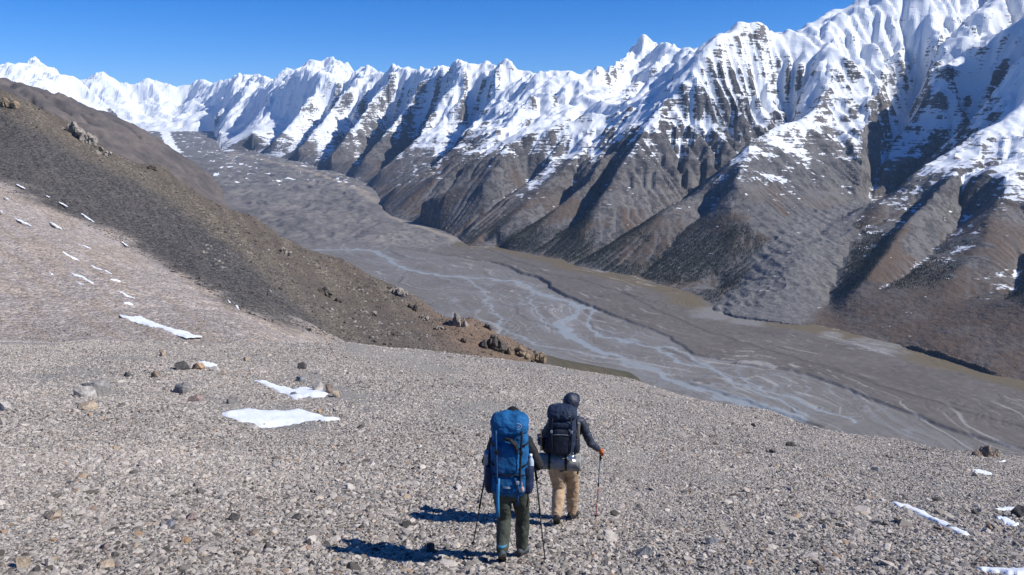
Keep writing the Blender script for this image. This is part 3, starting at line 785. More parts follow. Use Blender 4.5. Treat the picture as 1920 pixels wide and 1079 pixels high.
# clean ice and moraine stripes on the glacier
ice = np.zeros_like(Xf); tan = np.zeros_like(Xf)
for pts, w in (([(235, 236), (262, 240), (285, 251), (305, 262), (320, 275)], 95), ([(255, 235), (282, 241), (310, 252), (332, 264), (350, 271)], 130), ([(262, 234), (300, 241), (332, 251), (357, 260)], 60),
               ([(300, 239), (327, 243), (352, 246)], 110), ([(345, 246), (362, 254)], 90), ([(260, 236), (250, 232)], 220)):
    q = fl_line(*pts); d, t, s = seg_dist(Xf + 70 * fbm(Xf, Yf, 500, 3, 301), Yf + 70 * fbm(Xf, Yf, 900, 3, 303), q[:, :2], 2500); ice = np.maximum(ice, sstep(1.2, .8, d / w))
for pts, w in (([(405, 262), (432, 270), (438, 276), (420, 285), (450, 293), (500, 303), (560, 318), (620, 338), (680, 362), (712, 382)], 75), ([(715, 385), (735, 410), (800, 430), (850, 445), (872, 458)], 45)):
    q = fl_line(*pts); d, t, s = seg_dist(Xf + 50 * fbm(Xf, Yf, 400, 3, 305), Yf + 50 * fbm(Xf, Yf, 600, 3, 307), q[:, :2], 900); tan = np.maximum(tan, sstep(1.5, .5, d / w))
ice = np.maximum(ice, sstep(.62, .7, fbm(Xf, Yf, 260, 4, 311, gain=.6)) * sstep(9000, 12000, Yf) * .9) * glac
tan = tan * glac

def floor_material():
    k = NT('outwash_gravel'); co = k.coord('Object')
    n1 = k.noise(k.mapping(co, (1 / 260., 1 / 260., 1)), 1.0, 6, .6)
    n2 = k.noise(k.mapping(co, (1 / 30., 1 / 30., 1)), 1.0, 4, .6)
    up = k.attr('upper')
    c = k.mix(up, (.165, .154, .143), (.128, .114, .101))
    c = k.mix(k.smooth(n1, .35, .7), c, k.mix(1.0, c, (.80, .78, .77), 'MULTIPLY'))
    c = k.mix(k.math('MULTIPLY', k.smooth(n2, .4, .75), .3), c, (.24, .225, .21))
    c = k.mix(k.math('MULTIPLY', k.attr('grass'), .8), c, (.135, .105, .06))
    c = k.mix(k.math('MULTIPLY', k.attr('pale'), .55), c, (.225, .225, .225))
    c = k.mix(k.math('MULTIPLY', k.attr('salt'), .6), c, (.36, .345, .33))
    c = k.mix(k.math('MULTIPLY', k.attr('wet'), .8), c, (.265, .297, .318))
    c = k.mix(k.math('MULTIPLY', k.attr('channel_shade'), .55), c, (.06, .056, .055))
    k.col(c); k.rough(k.math('SUBTRACT', .95, k.math('MULTIPLY', k.attr('wet'), .35)))
    k.normal(k.bump(n2, .35, 2.0))
    return k.m
def glacier_material():
    k = NT('glacier_debris'); co = k.coord('Object')
    n1 = k.noise(k.mapping(co, (1 / 600., 1 / 600., 1 / 60.)), 1.0, 6, .6)
    n2 = k.noise(k.mapping(co, (1 / 60., 1 / 60., 1 / 30.)), 1.0, 5, .62)
    c = k.ramp(n1, [(.35, (.125, .118, .113)), (.52, (.178, .166, .156)), (.68, (.230, .209, .189))])
    c = k.mix(k.smooth(n2, .35, .7), c, k.mix(1.0, c, (.72, .72, .73), 'MULTIPLY'))
    c = k.mix(k.math('MULTIPLY', k.attr('tan'), .8), c, (.265, .225, .185))
    c = k.mix(k.smooth(k.math('ADD', k.attr('ice'), k.math('MULTIPLY', k.math('SUBTRACT', n2, .5), .5)), .42, .62), c, (.80, .83, .86))
    k.col(c); k.normal(k.bump(n2, .8, 9.0))
    return k.m
grass = sstep(160, 30, d_r + 60 * fbm(Xf, Yf, 300, 3, 171)) * (1 - glac) * (Xf > -500)
A_f = dict(channel_shade=dl, upper=upper, salt=salt, wet=wet, pale=pale, grass=grass, ice=ice, tan=tan)
_full = np.full(shape_f[0] * shape_f[1], -1, np.int64); _full[sel_f] = np.arange(len(sel_f))
fc = _full[grid_faces(*shape_f)]
fc = fc[(fc >= 0).all(1)]
gl_f = glac[fc[:, 0]] > 0.5
Vf = np.stack([Xf, Yf, Zf], -1)
v, f, a = compact(Vf, fc[~gl_f], {k_: A_f[k_] for k_ in ('channel_shade', 'upper', 'salt', 'wet', 'pale', 'grass')})
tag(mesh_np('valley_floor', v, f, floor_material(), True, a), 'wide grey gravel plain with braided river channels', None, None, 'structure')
v, f, a = compact(Vf, fc[gl_f], {k_: A_f[k_] for k_ in ('ice', 'tan')})
tag(mesh_np('glacier', v, f, glacier_material(), True, a), 'long rubble covered glacier winding up the valley', None, None, 'structure')
# ------------------------------------------------------------------ the near slopes
_C = {  # photograph column -> (forward distance in metres, photograph row)
    0: [(6, 1079), (8, 985), (11, 890), (16, 800), (22, 735), (30, 680), (38, 648), (44, 640), (75, 639), (90, 610), (110, 560), (140, 500), (180, 430), (240, 358), (300, 290), (350, 230), (400, 172)],
    150: [(6.2, 1079), (8, 993), (11, 900), (16, 808), (22, 742), (30, 687), (38, 652), (45, 640), (76, 639), (93, 608), (115, 565), (145, 515), (185, 455), (230, 412), (290, 345), (345, 285), (395, 243)],
    300: [(6.3, 1079), (8, 1000), (11, 905), (16, 812), (22, 747), (30, 691), (38, 656), (46, 641), (80, 638), (100, 605), (125, 570), (160, 525), (200, 494), (250, 440), (300, 390), (350, 345), (390, 320)],
    480: [(6.5, 1079), (8, 1012), (11, 920), (16, 826), (22, 760), (30, 704), (38, 664), (47, 642), (88, 637), (112, 612), (140, 592), (180, 556), (230, 510), (280, 470), (330, 435), (362, 414)],
    650: [(6.6, 1079), (8, 1020), (11, 925), (16, 833), (22, 766), (30, 711), (38, 672), (47, 642), (178, 638), (220, 600), (260, 560), (300, 523), (340, 491)],
    800: [(6.7, 1079), (8, 1028), (11, 932), (16, 840), (22, 773), (30, 718), (40, 680), (48, 657), (205, 655), (232, 632), (262, 607), (290, 585), (312, 571)],
    900: [(6.7, 1079), (9.5, 975), (12, 912), (16, 846), (22, 778), (30, 724), (40, 689), (49, 670), (222, 668), (243, 645), (262, 622), (276, 604)],
    960: [(6.7, 1079), (7.42, 1053), (9.5, 975), (12, 913), (16, 850), (22, 783), (30, 730), (40, 697), (50, 680), (236, 675), (250, 653), (262, 637)],
    1010: [(50, 686), (245, 690), (256, 676), (262, 670)],
    1190: [(6.7, 1079), (10, 978), (15, 893), (20, 838), (27, 780), (36, 735), (45, 715)],
    1440: [(6.7, 1079), (10, 990), (15, 910), (20, 865), (27, 818), (34, 787), (41, 773)],
    1680: [(6.7, 1082), (10, 1000), (15, 930), (20, 890), (27, 850), (33, 831), (38, 826)],
    1920: [(6.7, 1087), (10, 1012), (15, 948), (20, 915), (26, 884), (32, 864), (36, 857)],
}
_pts = []
for _px, _l in _C.items():
    for _Y, _py in _l:
        _p = P(_px, _py, _Y); _pts.append((_p[0] / _p[1], math.log(_Y), _p[2] / _Y))
for _a in np.linspace(-.95, .95, 9):
    for _Y in (2.0, 3.0, 4.5):
        _pts.append((_a, math.log(_Y), -(1.65 + (.385 + .03 * _a) * _Y) / _Y))
for _px, _l in {0: [(58, .298), (430, -.03), (500, .09)], 300: [(60, .30), (430, .14), (500, .22)], 480: [(62, .30), (400, .16), (470, .26)], 650: [(62, .31), (110, .335), (375, .21), (450, .33)],
                800: [(62, .34), (120, .37), (345, .27), (430, .4)], 900: [(62, .35), (120, .385), (300, .33), (380, .45)], 960: [(62, .36), (120, .40), (190, .37), (285, .36), (360, .5)],
                1010: [(62, .37), (130, .42), (280, .45), (360, .6)], 1190: [(55, .38), (75, .46), (130, .55), (260, .66)], 1440: [(50, .44), (70, .56), (120, .7)],
                1680: [(46, .49), (65, .62), (110, .8)], 1920: [(44, .52), (60, .66), (100, .85)]}.items():
    for _Y, _m in _l:
        _pts.append(((_px - 960) / FPX, math.log(_Y), -_m))
_pts = np.array(_pts)
_TA, _TB, _TM = _pts[:, 0] * 1.6, _pts[:, 1] * 0.55, _pts[:, 2]
def _phi(d2): return 0.5 * d2 * np.log(d2 + 1e-12)
_n = len(_pts)
_K = _phi((_TA[:, None] - _TA[None]) ** 2 + (_TB[:, None] - _TB[None]) ** 2) + np.eye(_n) * 2e-4
_Q = np.stack([np.ones(_n), _TA, _TB], 1)
_S = np.linalg.solve(np.block([[_K, _Q], [_Q.T, np.zeros((3, 3))]]), np.r_[_TM, 0, 0, 0])

_GA, _GB = np.arange(-1.12, 1.121, .008), np.arange(.18, 6.42, .016)
_ga, _gb = np.meshgrid(_GA * 1.6, _GB * .55)
_gm = np.empty(_ga.size)
for _i in range(0, _ga.size, 40000):
    _s_ = slice(_i, _i + 40000); _a_, _b_ = _ga.ravel()[_s_], _gb.ravel()[_s_]
    _gm[_s_] = _phi((_a_[:, None] - _TA[None]) ** 2 + (_b_[:, None] - _TB[None]) ** 2) @ _S[:_n] + _S[_n] + _S[_n + 1] * _a_ + _S[_n + 2] * _b_
_gm = _gm.reshape(_ga.shape)
def slope_base(x, y):
    y = np.asarray(y, float); x = np.asarray(x, float)
    return y * bilerp(_gm, (np.log(y) - _GB[0]) / .016, (x / y - _GA[0]) / .008)

def slope_z(x, y):
    z = slope_base(x, y)
    near = sstep(60, 25, y)
    z = z + near * (.05 * fbm(x, y, 2.6, 3, 401) + .03 * fbm(x, y, .8, 2, 405)) * sstep(2, 6, y)
    far = sstep(45, 110, y)
    z = z + far * (1.1 * fbm(x, y, 60, 3, 411) + .45 * fbm(x, y, 14, 3, 413) + .16 * fbm(x, y, 3.0, 2, 415))
    z = z + sstep(190, 300, y) * sstep(-.62, -.30, x / y) * .9 * (fbm(x, y, 11, 3, 417, ridged=True) - .3) + sstep(330, 385, y) * 1.1 * (fbm(x, y, 16, 3, 419, ridged=True) - .2)
    return z

def hit(px, py, y0=5.0, y1=600.0):
    """where the line of sight through a photograph point meets the near slopes"""
    px = np.atleast_1d(np.asarray(px, float)); py = np.atleast_1d(np.asarray(py, float))
    u = (px - 960) / FPX; v = (py - 539.5) / FPX; fy = CP - v * SP; a = u / fy; s = (SP + v * CP) / fy
    Ys = np.exp(np.linspace(math.log(y0), math.log(y1), 260))
    X_ = a[:, None] * Ys[None]; Y_ = np.broadcast_to(Ys[None], X_.shape)
    g = slope_base(X_, Y_) + s[:, None] * Ys[None]          # > 0 once the ground is above the line of sight
    k = np.argmax(g > 0, axis=1)
    k = np.where((g > 0).any(1), np.maximum(k, 1), len(Ys) - 1)
    i = np.arange(len(px)); g0, g1 = g[i, k - 1], g[i, k]
    t = np.clip(-g0 / (g1 - g0 + 1e-12), 0, 1)
    Y = Ys[k - 1] * (1 - t) + Ys[k] * t
    x = a * Y
    return np.stack([x, Y, slope_z(x, Y)], 1)

def project(x, y, z):
    f = y * CP - z * SP; up = y * SP + z * CP
    return 960 + FPX * x / f, 539.5 - FPX * up / f

# ---- stone materials
def scree_ground_material():
    k = NT('scree_ground'); co = k.coord('Object')
    c1 = k.vor(co, 13.0, 'Color'); c2 = k.vor(co, 27.0, 'Color')
    d1 = k.vor(co, 13.0, 'Distance'); d2 = k.vor(co, 27.0, 'Distance')
    sep = k.n('ShaderNodeSeparateColor'); k.set(sep.inputs[0], c1)
    sep2 = k.n('ShaderNodeSeparateColor'); k.set(sep2.inputs[0], c2)
    base = k.ramp(sep.outputs[0], [(0, (.15, .138, .122)), (.35, (.28, .257, .224)), (.7, (.37, .34, .295)), (1, (.48, .44, .382))])
    b2 = k.ramp(sep2.outputs[1], [(0, (.14, .129, .113)), (.5, (.30, .276, .24)), (1, (.45, .413, .358))])
    c = k.mix(.5, base, b2)
    n = k.noise(co, .35, 4, .55)
    c = k.mix(k.math('MULTIPLY', k.smooth(n, .45, .75), .35), c, (.27, .232, .205))
    k.col(c)
    h = k.math('ADD', d1, k.math('MULTIPLY', d2, .5))
    k.normal(k.bump(h, 1.0, -.05))
    return k.m
def stone_material(name, stops, attr=True, scale=9.0):
    k = NT(name); co = k.coord('Object')
    if attr:
        f = k.n('ShaderNodeAttribute', attribute_type='INSTANCER', attribute_name='tone').outputs['Fac']
    else:
        f = k.n('ShaderNodeObjectInfo').outputs['Random']
    c = k.ramp(f, stops)
    n = k.noise(co, scale, 4, .6)
    c = k.mix(k.smooth(n, .3, .75), k.mix(1.0, c, (.80, .80, .80), 'MULTIPLY'), k.mix(1.0, c, (1.14, 1.12, 1.10), 'MULTIPLY'))
    k.col(c); k.rough(.92); k.normal(k.bump(k.noise(co, scale * 2.5, 4, .65), .5, .012))
    return k.m
STOPS_PALE = [(0, (.085, .077, .068)), (.10, (.19, .170, .152)), (.30, (.325, .293, .260)), (.58, (.42, .379, .337)), (.84, (.535, .487, .432)), (.90, (.40, .325, .245)), (.955, (.36, .25, .16)), (1.0, (.23, .17, .14))]
STOPS_DARK = [(0, (.050, .047, .045)), (.4, (.088, .081, .075)), (.75, (.135, .122, .108)), (1, (.21, .185, .155))]
M_GROUND = scree_ground_material()
M_STONE = stone_material('scree_stone', STOPS_PALE)
M_STONE_OBJ = stone_material('loose_stone', STOPS_PALE, False)
M_BLOCK = stone_material('dark_block', STOPS_DARK, True, 2.0)
M_BLOCK_PALE = stone_material('pale_block', [(0, (.17, .155, .14)), (.5, (.25, .225, .2)), (1, (.33, .30, .27))], True, 2.0)

# ---- foreground slope
def slope_mesh(name, a0, a1, da, y0, y1, dl, mat, attrs=None):
    A, Lg_ = np.meshgrid(np.arange(a0, a1 + da * .5, da), np.arange(math.log(y0), math.log(y1) + dl * .5, dl))
    y = np.exp(Lg_); x = A * y; z = slope_z(x, y)
    at = attrs(x, y, z) if attrs else None
    v = np.stack([x, y, z], -1).reshape(-1, 3)
    return mesh_np(name, v, grid_faces(*A.shape), mat, True, at)
scree = tag(slope_mesh('scree_slope', -1.05, 1.05, .008, 1.3, 70.0, .008, M_GROUND), 'pale grey scree slope falling away in front of the walkers', None, None, 'structure')

# ---- left hillside behind it
CONTACT = np.array([(-400, 250), (-200, 290), (0, 353), (60, 374), (130, 406), (200, 441), (280, 487), (350, 526), (440, 578), (520, 610), (650, 645), (700, 700), (1200, 900)], float)
TANBAND = np.array([(-200, 60), (0, 190), (130, 262), (200, 300), (330, 368), (430, 442), (520, 520), (600, 590), (680, 655)], float)
def hill_attrs(x, y, z):
    px, py = project(x, y, z)
    jit = 15 * fbm(x, y, 26, 5, 431, gain=.6)
    dark = sstep(9, -24, py - np.interp(px, CONTACT[:, 0], CONTACT[:, 1]) + jit)
    d, t, s = seg_dist(px + .6 * jit, py + .9 * jit, TANBAND)
    tanb = sstep(26, 8, d) * .75
    crest = sstep(0, 1, fbm(x, y, 25, 4, 433) + .15) * sstep(230, 330, y) * sstep(150, 700, px)
    right = sstep(-30, 40, (px - np.interp(py, TANBAND[:, 1], TANBAND[:, 0])) + jit)
    streak = fbm(px * .8 + py * -.55, (px * .55 + py * .8) * .12, 14, 3, 435)
    orange = sstep(85, 25, np.hypot((px - 905) * .55, (py - 625) * 1.0 - (px - 905) * .33) + 12 * fbm(x, y, 18, 3, 437))
    olive = np.clip(.8 * tanb + right * (.20 + .7 * streak), 0, 1)
    dstreak = sstep(.0, .5, fbm(px * .85 + py * -.5, (px * .5 + py * .85) * .10, 9, 4, 441, gain=.6))
    pinkv = fbm(px * .5 + py * -.9, (px * .9 + py * .5) * .15, 18, 3, 439)
    return dict(dark=dark.ravel(), olive=olive.ravel(), orange=orange.ravel(), rightside=right.ravel(), pinkv=pinkv.ravel(), dstreak=dstreak.ravel())
def hill_material():
    k = NT('hillside_scree'); co = k.coord('Object')
    n1 = k.noise(co, .9, 4, .7); n2 = k.noise(co, .06, 5, .6); v = k.vor(co, 1.4, 'Color')
    sep = k.n('ShaderNodeSeparateColor'); k.set(sep.inputs[0], v)
    pink = k.ramp(sep.outputs[0], [(0, (.22, .189, .166)), (.5, (.345, .297, .262)), (1, (.45, .395, .352))])
    pink = k.mix(k.smooth(k.math('ADD', k.attr('pinkv'), k.math('MULTIPLY', n2, .6)), .2, .7), pink, k.mix(1.0, pink, (.97, .93, .87), 'MULTIPLY'))
    dark = k.ramp(sep.outputs[1], [(0, (.036, .034, .033)), (.55, (.068, .064, .061)), (1, (.145, .134, .122))])
    olive = k.ramp(sep.outputs[2], [(0, (.075, .063, .048)), (.6, (.145, .122, .092)), (1, (.26, .225, .178))])
    dark = k.mix(k.math('MULTIPLY', k.attr('dstreak'), .45), dark, (.125, .114, .102))
    c = k.mix(k.attr('dark'), pink, dark)
    brown = k.mix(n1, (.082, .068, .056), (.14, .112, .088))
    c = k.mix(k.math('MULTIPLY', k.math('MULTIPLY', k.attr('rightside'), k.attr('dark')), .85), c, brown)
    c = k.mix(k.math('MULTIPLY', k.attr('olive'), k.attr('dark')), c, olive)
    c = k.mix(k.math('MULTIPLY', k.attr('orange'), .85), c, k.mix(n1, (.145, .098, .068), (.235, .165, .112)))
    k.col(c); k.normal(k.bump(k.math('ADD', n1, k.math('MULTIPLY', k.vor(co, 1.4), -.8)), 1.0, .45))
    return k.m
M_HILL = hill_material()
tag(slope_mesh('stony_hillside', -1.0, .20, .0026, 66.0, 540.0, .0042, M_HILL, hill_attrs), 'dark scree spur and pinkish gravel flank on the left', None, None, 'structure')

# ---- outlines of the snow patches (photograph points); no loose stones lie on them
SNOW_OUT = [
    [(224, 589), (250, 592), (262, 590), (276, 598), (300, 608), (330, 617), (360, 625), (379, 630), (350, 632), (320, 624), (290, 615), (265, 606), (245, 601)],
    [(371, 679), (385, 678), (398, 680), (409, 685), (396, 690), (382, 687)],
    [(468, 711), (490, 713), (520, 719), (548, 728), (575, 725), (600, 732), (620, 738), (590, 748), (556, 749), (532, 742), (512, 730), (492, 721)],
    [(411, 776), (435, 769), (458, 764), (500, 768), (560, 766), (600, 778), (643, 789), (580, 794), (530, 799), (490, 803), (452, 794), (430, 786)],
    [(1666, 942), (1700, 946), (1735, 960), (1765, 978), (1795, 992), (1822, 1006), (1795, 1004), (1765, 990), (1733, 971), (1700, 956)],
    [(1821, 882), (1838, 880), (1856, 886), (1863, 891), (1850, 894), (1835, 891)],
    [(1862, 957), (1880, 950), (1900, 949), (1906, 955), (1895, 959), (1880, 960)],
    [(1864, 972), (1885, 973), (1900, 979), (1912, 985), (1898, 990), (1885, 984)],
    [(1822, 1073), (1860, 1069), (1900, 1073), (1960, 1078), (1955, 1092), (1900, 1090), (1860, 1085)],
]
def off_snow(x, y):
    px, py = project(x, y, slope_base(x, y)); k = np.zeros(len(x), bool)
    for q in SNOW_OUT: k |= in_poly(px, py, q)
    return ~k
# ---- stones: source shapes
def hull_stone(seed, n=15, flat=.68, sub=False):
    rng = random.Random(seed)
    bm = bmesh.new()
    for _ in range(n):
        v = Vector((rng.gauss(0, 1), rng.gauss(0, 1), rng.gauss(0, 1))).normalized() * rng.uniform(.44, .52)
        v = Vector([math.copysign(abs(c) ** .8, c) for c in v]) * .9
        v.x *= rng.uniform(.95, 1.25); v.z *= flat
        bm.verts.new(v)
    r_ = bmesh.ops.convex_hull(bm, input=bm.verts)
    bmesh.ops.delete(bm, geom=[e for e in r_['geom_interior'] if isinstance(e, bmesh.types.BMVert)], context='VERTS')
    bmesh.ops.recalc_face_normals(bm, faces=bm.faces)
    me = bpy.data.meshes.new('stone'); bm.to_mesh(me); bm.free()
    return me

def scatter(name, label, x, y, size, mat, seed, n_shapes=10, sink=.12, npts=14, tones=None):
    """many loose stones as one object: points carrying their turn, size, shape and tone"""
    rng = np.random.default_rng(seed); n = len(x)
    z = slope_z(x, y) + size * sink * .5 - size * .05
    me = bpy.data.meshes.new(name); me.vertices.add(n); me.vertices.foreach_set('co', np.stack([x, y, z], 1).astype(np.float32).ravel())
    rot = np.stack([rng.normal(0, .38, n), rng.normal(0, .38, n), rng.random(n) * 6.283], 1)
    scl = size[:, None] * np.stack([rng.uniform(.8, 1.3, n), rng.uniform(.7, 1.1, n), rng.uniform(.65, 1.15, n)], 1)
    tone = rng.random(n) if tones is None else tones
    for an, ty, val, key in (('rot', 'FLOAT_VECTOR', rot, 'vector'), ('scl', 'FLOAT_VECTOR', scl, 'vector'), ('tone', 'FLOAT', tone, 'value'), ('shape', 'INT', rng.integers(0, n_shapes, n), 'value')):
        at = me.attributes.new(an, ty, 'POINT'); at.data.foreach_set(key, np.asarray(val, dtype=np.int32 if ty == 'INT' else np.float32).ravel())
    o = link(bpy.data.objects.new(name, me)); tag(o, label, None, None, 'stuff')
    col = bpy.data.collections.new(name + '_shapes')
    for s in range(n_shapes):
        m_ = hull_stone(seed * 100 + s, npts + s % 3); m_.materials.append(mat)
        col.objects.link(bpy.data.objects.new('stone_shape', m_))
    ng = bpy.data.node_groups.new(name, 'GeometryNodeTree')
    ng.interface.new_socket('Geometry', in_out='INPUT', socket_type='NodeSocketGeometry'); ng.interface.new_socket('Geometry', in_out='OUTPUT', socket_type='NodeSocketGeometry')
    N = ng.nodes; gi, go = N.new('NodeGroupInput'), N.new('NodeGroupOutput')
    ci = N.new('GeometryNodeCollectionInfo'); ci.inputs[0].default_value = col; ci.inputs['Separate Children'].default_value = True; ci.inputs['Reset Children'].default_value = True
    ip = N.new('GeometryNodeInstanceOnPoints'); ip.inputs['Pick Instance'].default_value = True
    def na(nm, ty):
        q = N.new('GeometryNodeInputNamedAttribute'); q.data_type = ty; q.inputs['Name'].default_value = nm; return q.outputs['Attribute']
    er = N.new('FunctionNodeEulerToRotation')
    ng.links.new(na('rot', 'FLOAT_VECTOR'), er.inputs[0]); ng.links.new(er.outputs[0], ip.inputs['Rotation'])
    ng.links.new(na('scl', 'FLOAT_VECTOR'), ip.inputs['Scale']); ng.links.new(na('shape', 'INT'), ip.inputs['Instance Index'])
    ng.links.new(gi.outputs[0], ip.inputs['Points']); ng.links.new(ci.outputs[0], ip.inputs['Instance']); ng.links.new(ip.outputs[0], go.inputs[0])
    md = o.modifiers.new('stones', 'NODES'); md.node_group = ng
    return o

def spread(rng, density, y0, y1, a=0.76):
    """points at an even density (per square metre) over the wedge in view"""
    area = a * (y1 * y1 - y0 * y0)
    n = int(area * density)
    y = np.sqrt(y0 * y0 + rng.random(n) * (y1 * y1 - y0 * y0)); x = (rng.random(n) * 2 - 1) * a * y
    return x, y
_rs = np.random.default_rng(77)
_xs, _ys, _ss = [], [], []
for dens, y0, y1, s0, s1 in ((720, 4.6, 10, .02, .045), (380, 10, 18, .028, .05), (210, 4.6, 23, .04, .07), (120, 23, 42, .05, .08), (34, 4.6, 52, .065, .11), (2.8, 4.6, 60, .11, .18), (.12, 8, 60, .18, .3)):
    x, y = spread(_rs, dens, y0, y1, .95 if y1 < 25 else .80)
    band = fbm(x + .35 * y, y * .35, 5.0, 3, 443)
    k = fbm(x, y, 3.5, 3, 441) * .6 + (band if s0 >= .04 else -.6 * band) + _rs.random(len(x)) * .9 > (.0 if s0 < .11 else .4)
    x, y = x[k], y[k]
    _xs.append(x); _ys.append(y); _ss.append(_rs.uniform(s0, s1, len(x)))
_x, _y, _s = (np.concatenate(q) for q in (_xs, _ys, _ss))
_k = off_snow(_x, _y) | (_rs.random(len(_x)) > .95); _x, _y, _s = _x[_k], _y[_k], _s[_k]
_tone = np.clip(_rs.random(len(_x)) * .86 + .10 * fbm(_x, _y, 5, 3, 445), 0, .86)
_od = _rs.random(len(_x)); _tone = np.where(_od > .965, _rs.uniform(.87, 1.0, len(_x)), _tone)
print('scree stones', len(_x))
scatter('scree', 'loose grey and beige stones covering the near slope', _x, _y, _s, M_STONE, 5, 12, tones=_tone)

# blocks on the hillside
A_, L_ = _rs.uniform(-.80, .10, 150000), _rs.uniform(math.log(75), math.log(420), 150000)
_y = np.exp(L_); _x = A_ * _y
_z = slope_base(_x, _y); _px, _py = project(_x, _y, _z)
_dk = (_py < np.interp(_px, CONTACT[:, 0], CONTACT[:, 1]))
_keep = _dk & (_y > 120) & (_rs.random(len(_x)) < .42 * (_y / 400) ** .5)
_xx, _yy = _x[_keep], _y[_keep]
_tn = np.clip(_rs.random(len(_xx)) * .8 + .25 * fbm(_xx, _yy, 16, 3, 447), 0, 1)
scatter('block_field', 'dark angular blocks covering the scree spur on the left', _xx, _yy, _rs.uniform(.22, .6, len(_xx)) * (1 + (_rs.random(len(_xx)) > .97) * 1.6), M_BLOCK, 9, 8, tones=_tn)
_keep = ~_dk & (_y > 78) & (_y < 260) & (_rs.random(len(_x)) < .32) & off_snow(_x, _y)
_xx, _yy = _x[_keep], _y[_keep]
scatter('gravel_field', 'fine pinkish gravel on the far flank of the near slope', _xx, _yy, _rs.uniform(.13, .3, len(_xx)), M_BLOCK_PALE, 15, 8)

_keep = _dk & (_y > 200) & (_px > 380) & (_px < 1010) & (_rs.random(len(_x)) < .05) & (fbm(_x, _y, 30, 3, 449) > .0)
_xx, _yy = _x[_keep], _y[_keep]
scatter('rubble', 'pale rubble strewn over the lower spur', _xx, _yy, _rs.uniform(.45, 1.25, len(_xx)), M_BLOCK_PALE, 21, 8)
# ------------------------------------------------------------------ modelling helpers for the walkers
from mathutils import noise as mnoise

def fabric(name, col, rough=.75, scale=55.0, var=.25, spec=.25):
    k = NT(name); co = k.coord('Object')
    n = k.noise(co, 7.0, 5, .6); w = k.noise(co, scale * 8, 2, .5)
    dark = tuple(c * (1 - var) for c in col); lite = tuple(min(c * (1 + var), 1) for c in col)
    k.col(k.mix(k.smooth(n, .3, .7), dark, lite)); k.rough(rough); k.b.inputs['Specular IOR Level'].default_value = spec
    b1 = k.bump(n, .35, .02); k.normal(k.bump(w, .25, .0015, b1))
    return k.m
def plain(name, col, rough=.5, metal=0.0):
    k = NT(name); co = k.coord('Object'); n = k.noise(co, 40.0, 3, .6)
    k.col(k.mix(n, tuple(c * .85 for c in col), tuple(min(1, c * 1.12) for c in col))); k.rough(rough); k.b.inputs['Metallic'].default_value = metal
    return k.m

def new_obj(name, me, mat, parent=None):
    o = link(bpy.data.objects.new(name, me))
    if mat is not None and not me.materials: me.materials.append(mat)
    if parent is not None: o.parent = parent
    return o

def bm_obj(name, bm, mat, parent=None, smooth=True):
    bmesh.ops.recalc_face_normals(bm, faces=bm.faces)
    me = bpy.data.meshes.new(name); bm.to_mesh(me); bm.free()
    if smooth: me.polygons.foreach_set('use_smooth', [True] * len(me.polygons))
    return new_obj(name, me, mat, parent)

def add_ring_loft(bm, rings, caps=True):
    vs = [[bm.verts.new(p) for p in r_] for r_ in rings]
    n = len(vs[0])
    for a, b in zip(vs[:-1], vs[1:]):
        for i in range(n):
            bm.faces.new((a[i], a[(i + 1) % n], b[(i + 1) % n], b[i]))
    if caps:
        bm.faces.new(vs[0][::-1]); bm.faces.new(vs[-1])

def frames(pts):
    pts = [Vector(p) for p in pts]; out = []; ref = None
    for i, p in enumerate(pts):
        d = (pts[min(i + 1, len(pts) - 1)] - pts[max(i - 1, 0)]).normalized()
        if ref is None:
            ref = Vector((1, 0, 0)) if abs(d.x) < .9 else Vector((0, 1, 0))
        u = (ref - d * ref.dot(d)).normalized(); w = d.cross(u)
        ref = u; out.append((p, u, w))
    return out

def add_tube(bm, pts, rad, n=12, round_ends=True):
    """tube with a radius (or pair of radii) at every point"""
    fr = frames(pts); rings = []
    rr = [(r_, r_) if not isinstance(r_, (tuple, list)) else r_ for r_ in rad]
    def ring(p, u, w, a, b): return [p + u * (a * math.cos(2 * math.pi * k / n)) + w * (b * math.sin(2 * math.pi * k / n)) for k in range(n)]
    if round_ends:
        p, u, w = fr[0]; d = (fr[1][0] - p).normalized()
        for t in (.92, .6): rings.append(ring(p - d * rr[0][0] * t, u, w, rr[0][0] * math.sqrt(1 - t * t), rr[0][1] * math.sqrt(1 - t * t)))
    for (p, u, w), (a, b) in zip(fr, rr): rings.append(ring(p, u, w, a, b))
    if round_ends:
        p, u, w = fr[-1]; d = (p - fr[-2][0]).normalized()
        for t in (.6, .92): rings.append(ring(p + d * rr[-1][0] * t, u, w, rr[-1][0] * math.sqrt(1 - t * t), rr[-1][1] * math.sqrt(1 - t * t)))
    add_ring_loft(bm, rings)

def add_ell(bm, c, r_, n=14, rot=None):
    M = Matrix.Translation(c) @ (rot.to_4x4() if rot else Matrix()) @ Matrix.Diagonal((*r_, 1))
    bmesh.ops.create_uvsphere(bm, u_segments=n, v_segments=max(6, n // 2 + 1), radius=1.0, matrix=M)

def add_box(bm, c, s, rot=None, bev=0.0):
    M = Matrix.Translation(c) @ (rot.to_4x4() if rot else Matrix()) @ Matrix.Diagonal((*s, 1))
    r_ = bmesh.ops.create_cube(bm, size=1.0, matrix=M)
    if bev > 0:
        es = list({e for v in r_['verts'] for e in v.link_edges})
        bmesh.ops.bevel(bm, geom=es, offset=bev, segments=2, affect='EDGES', profile=.6)

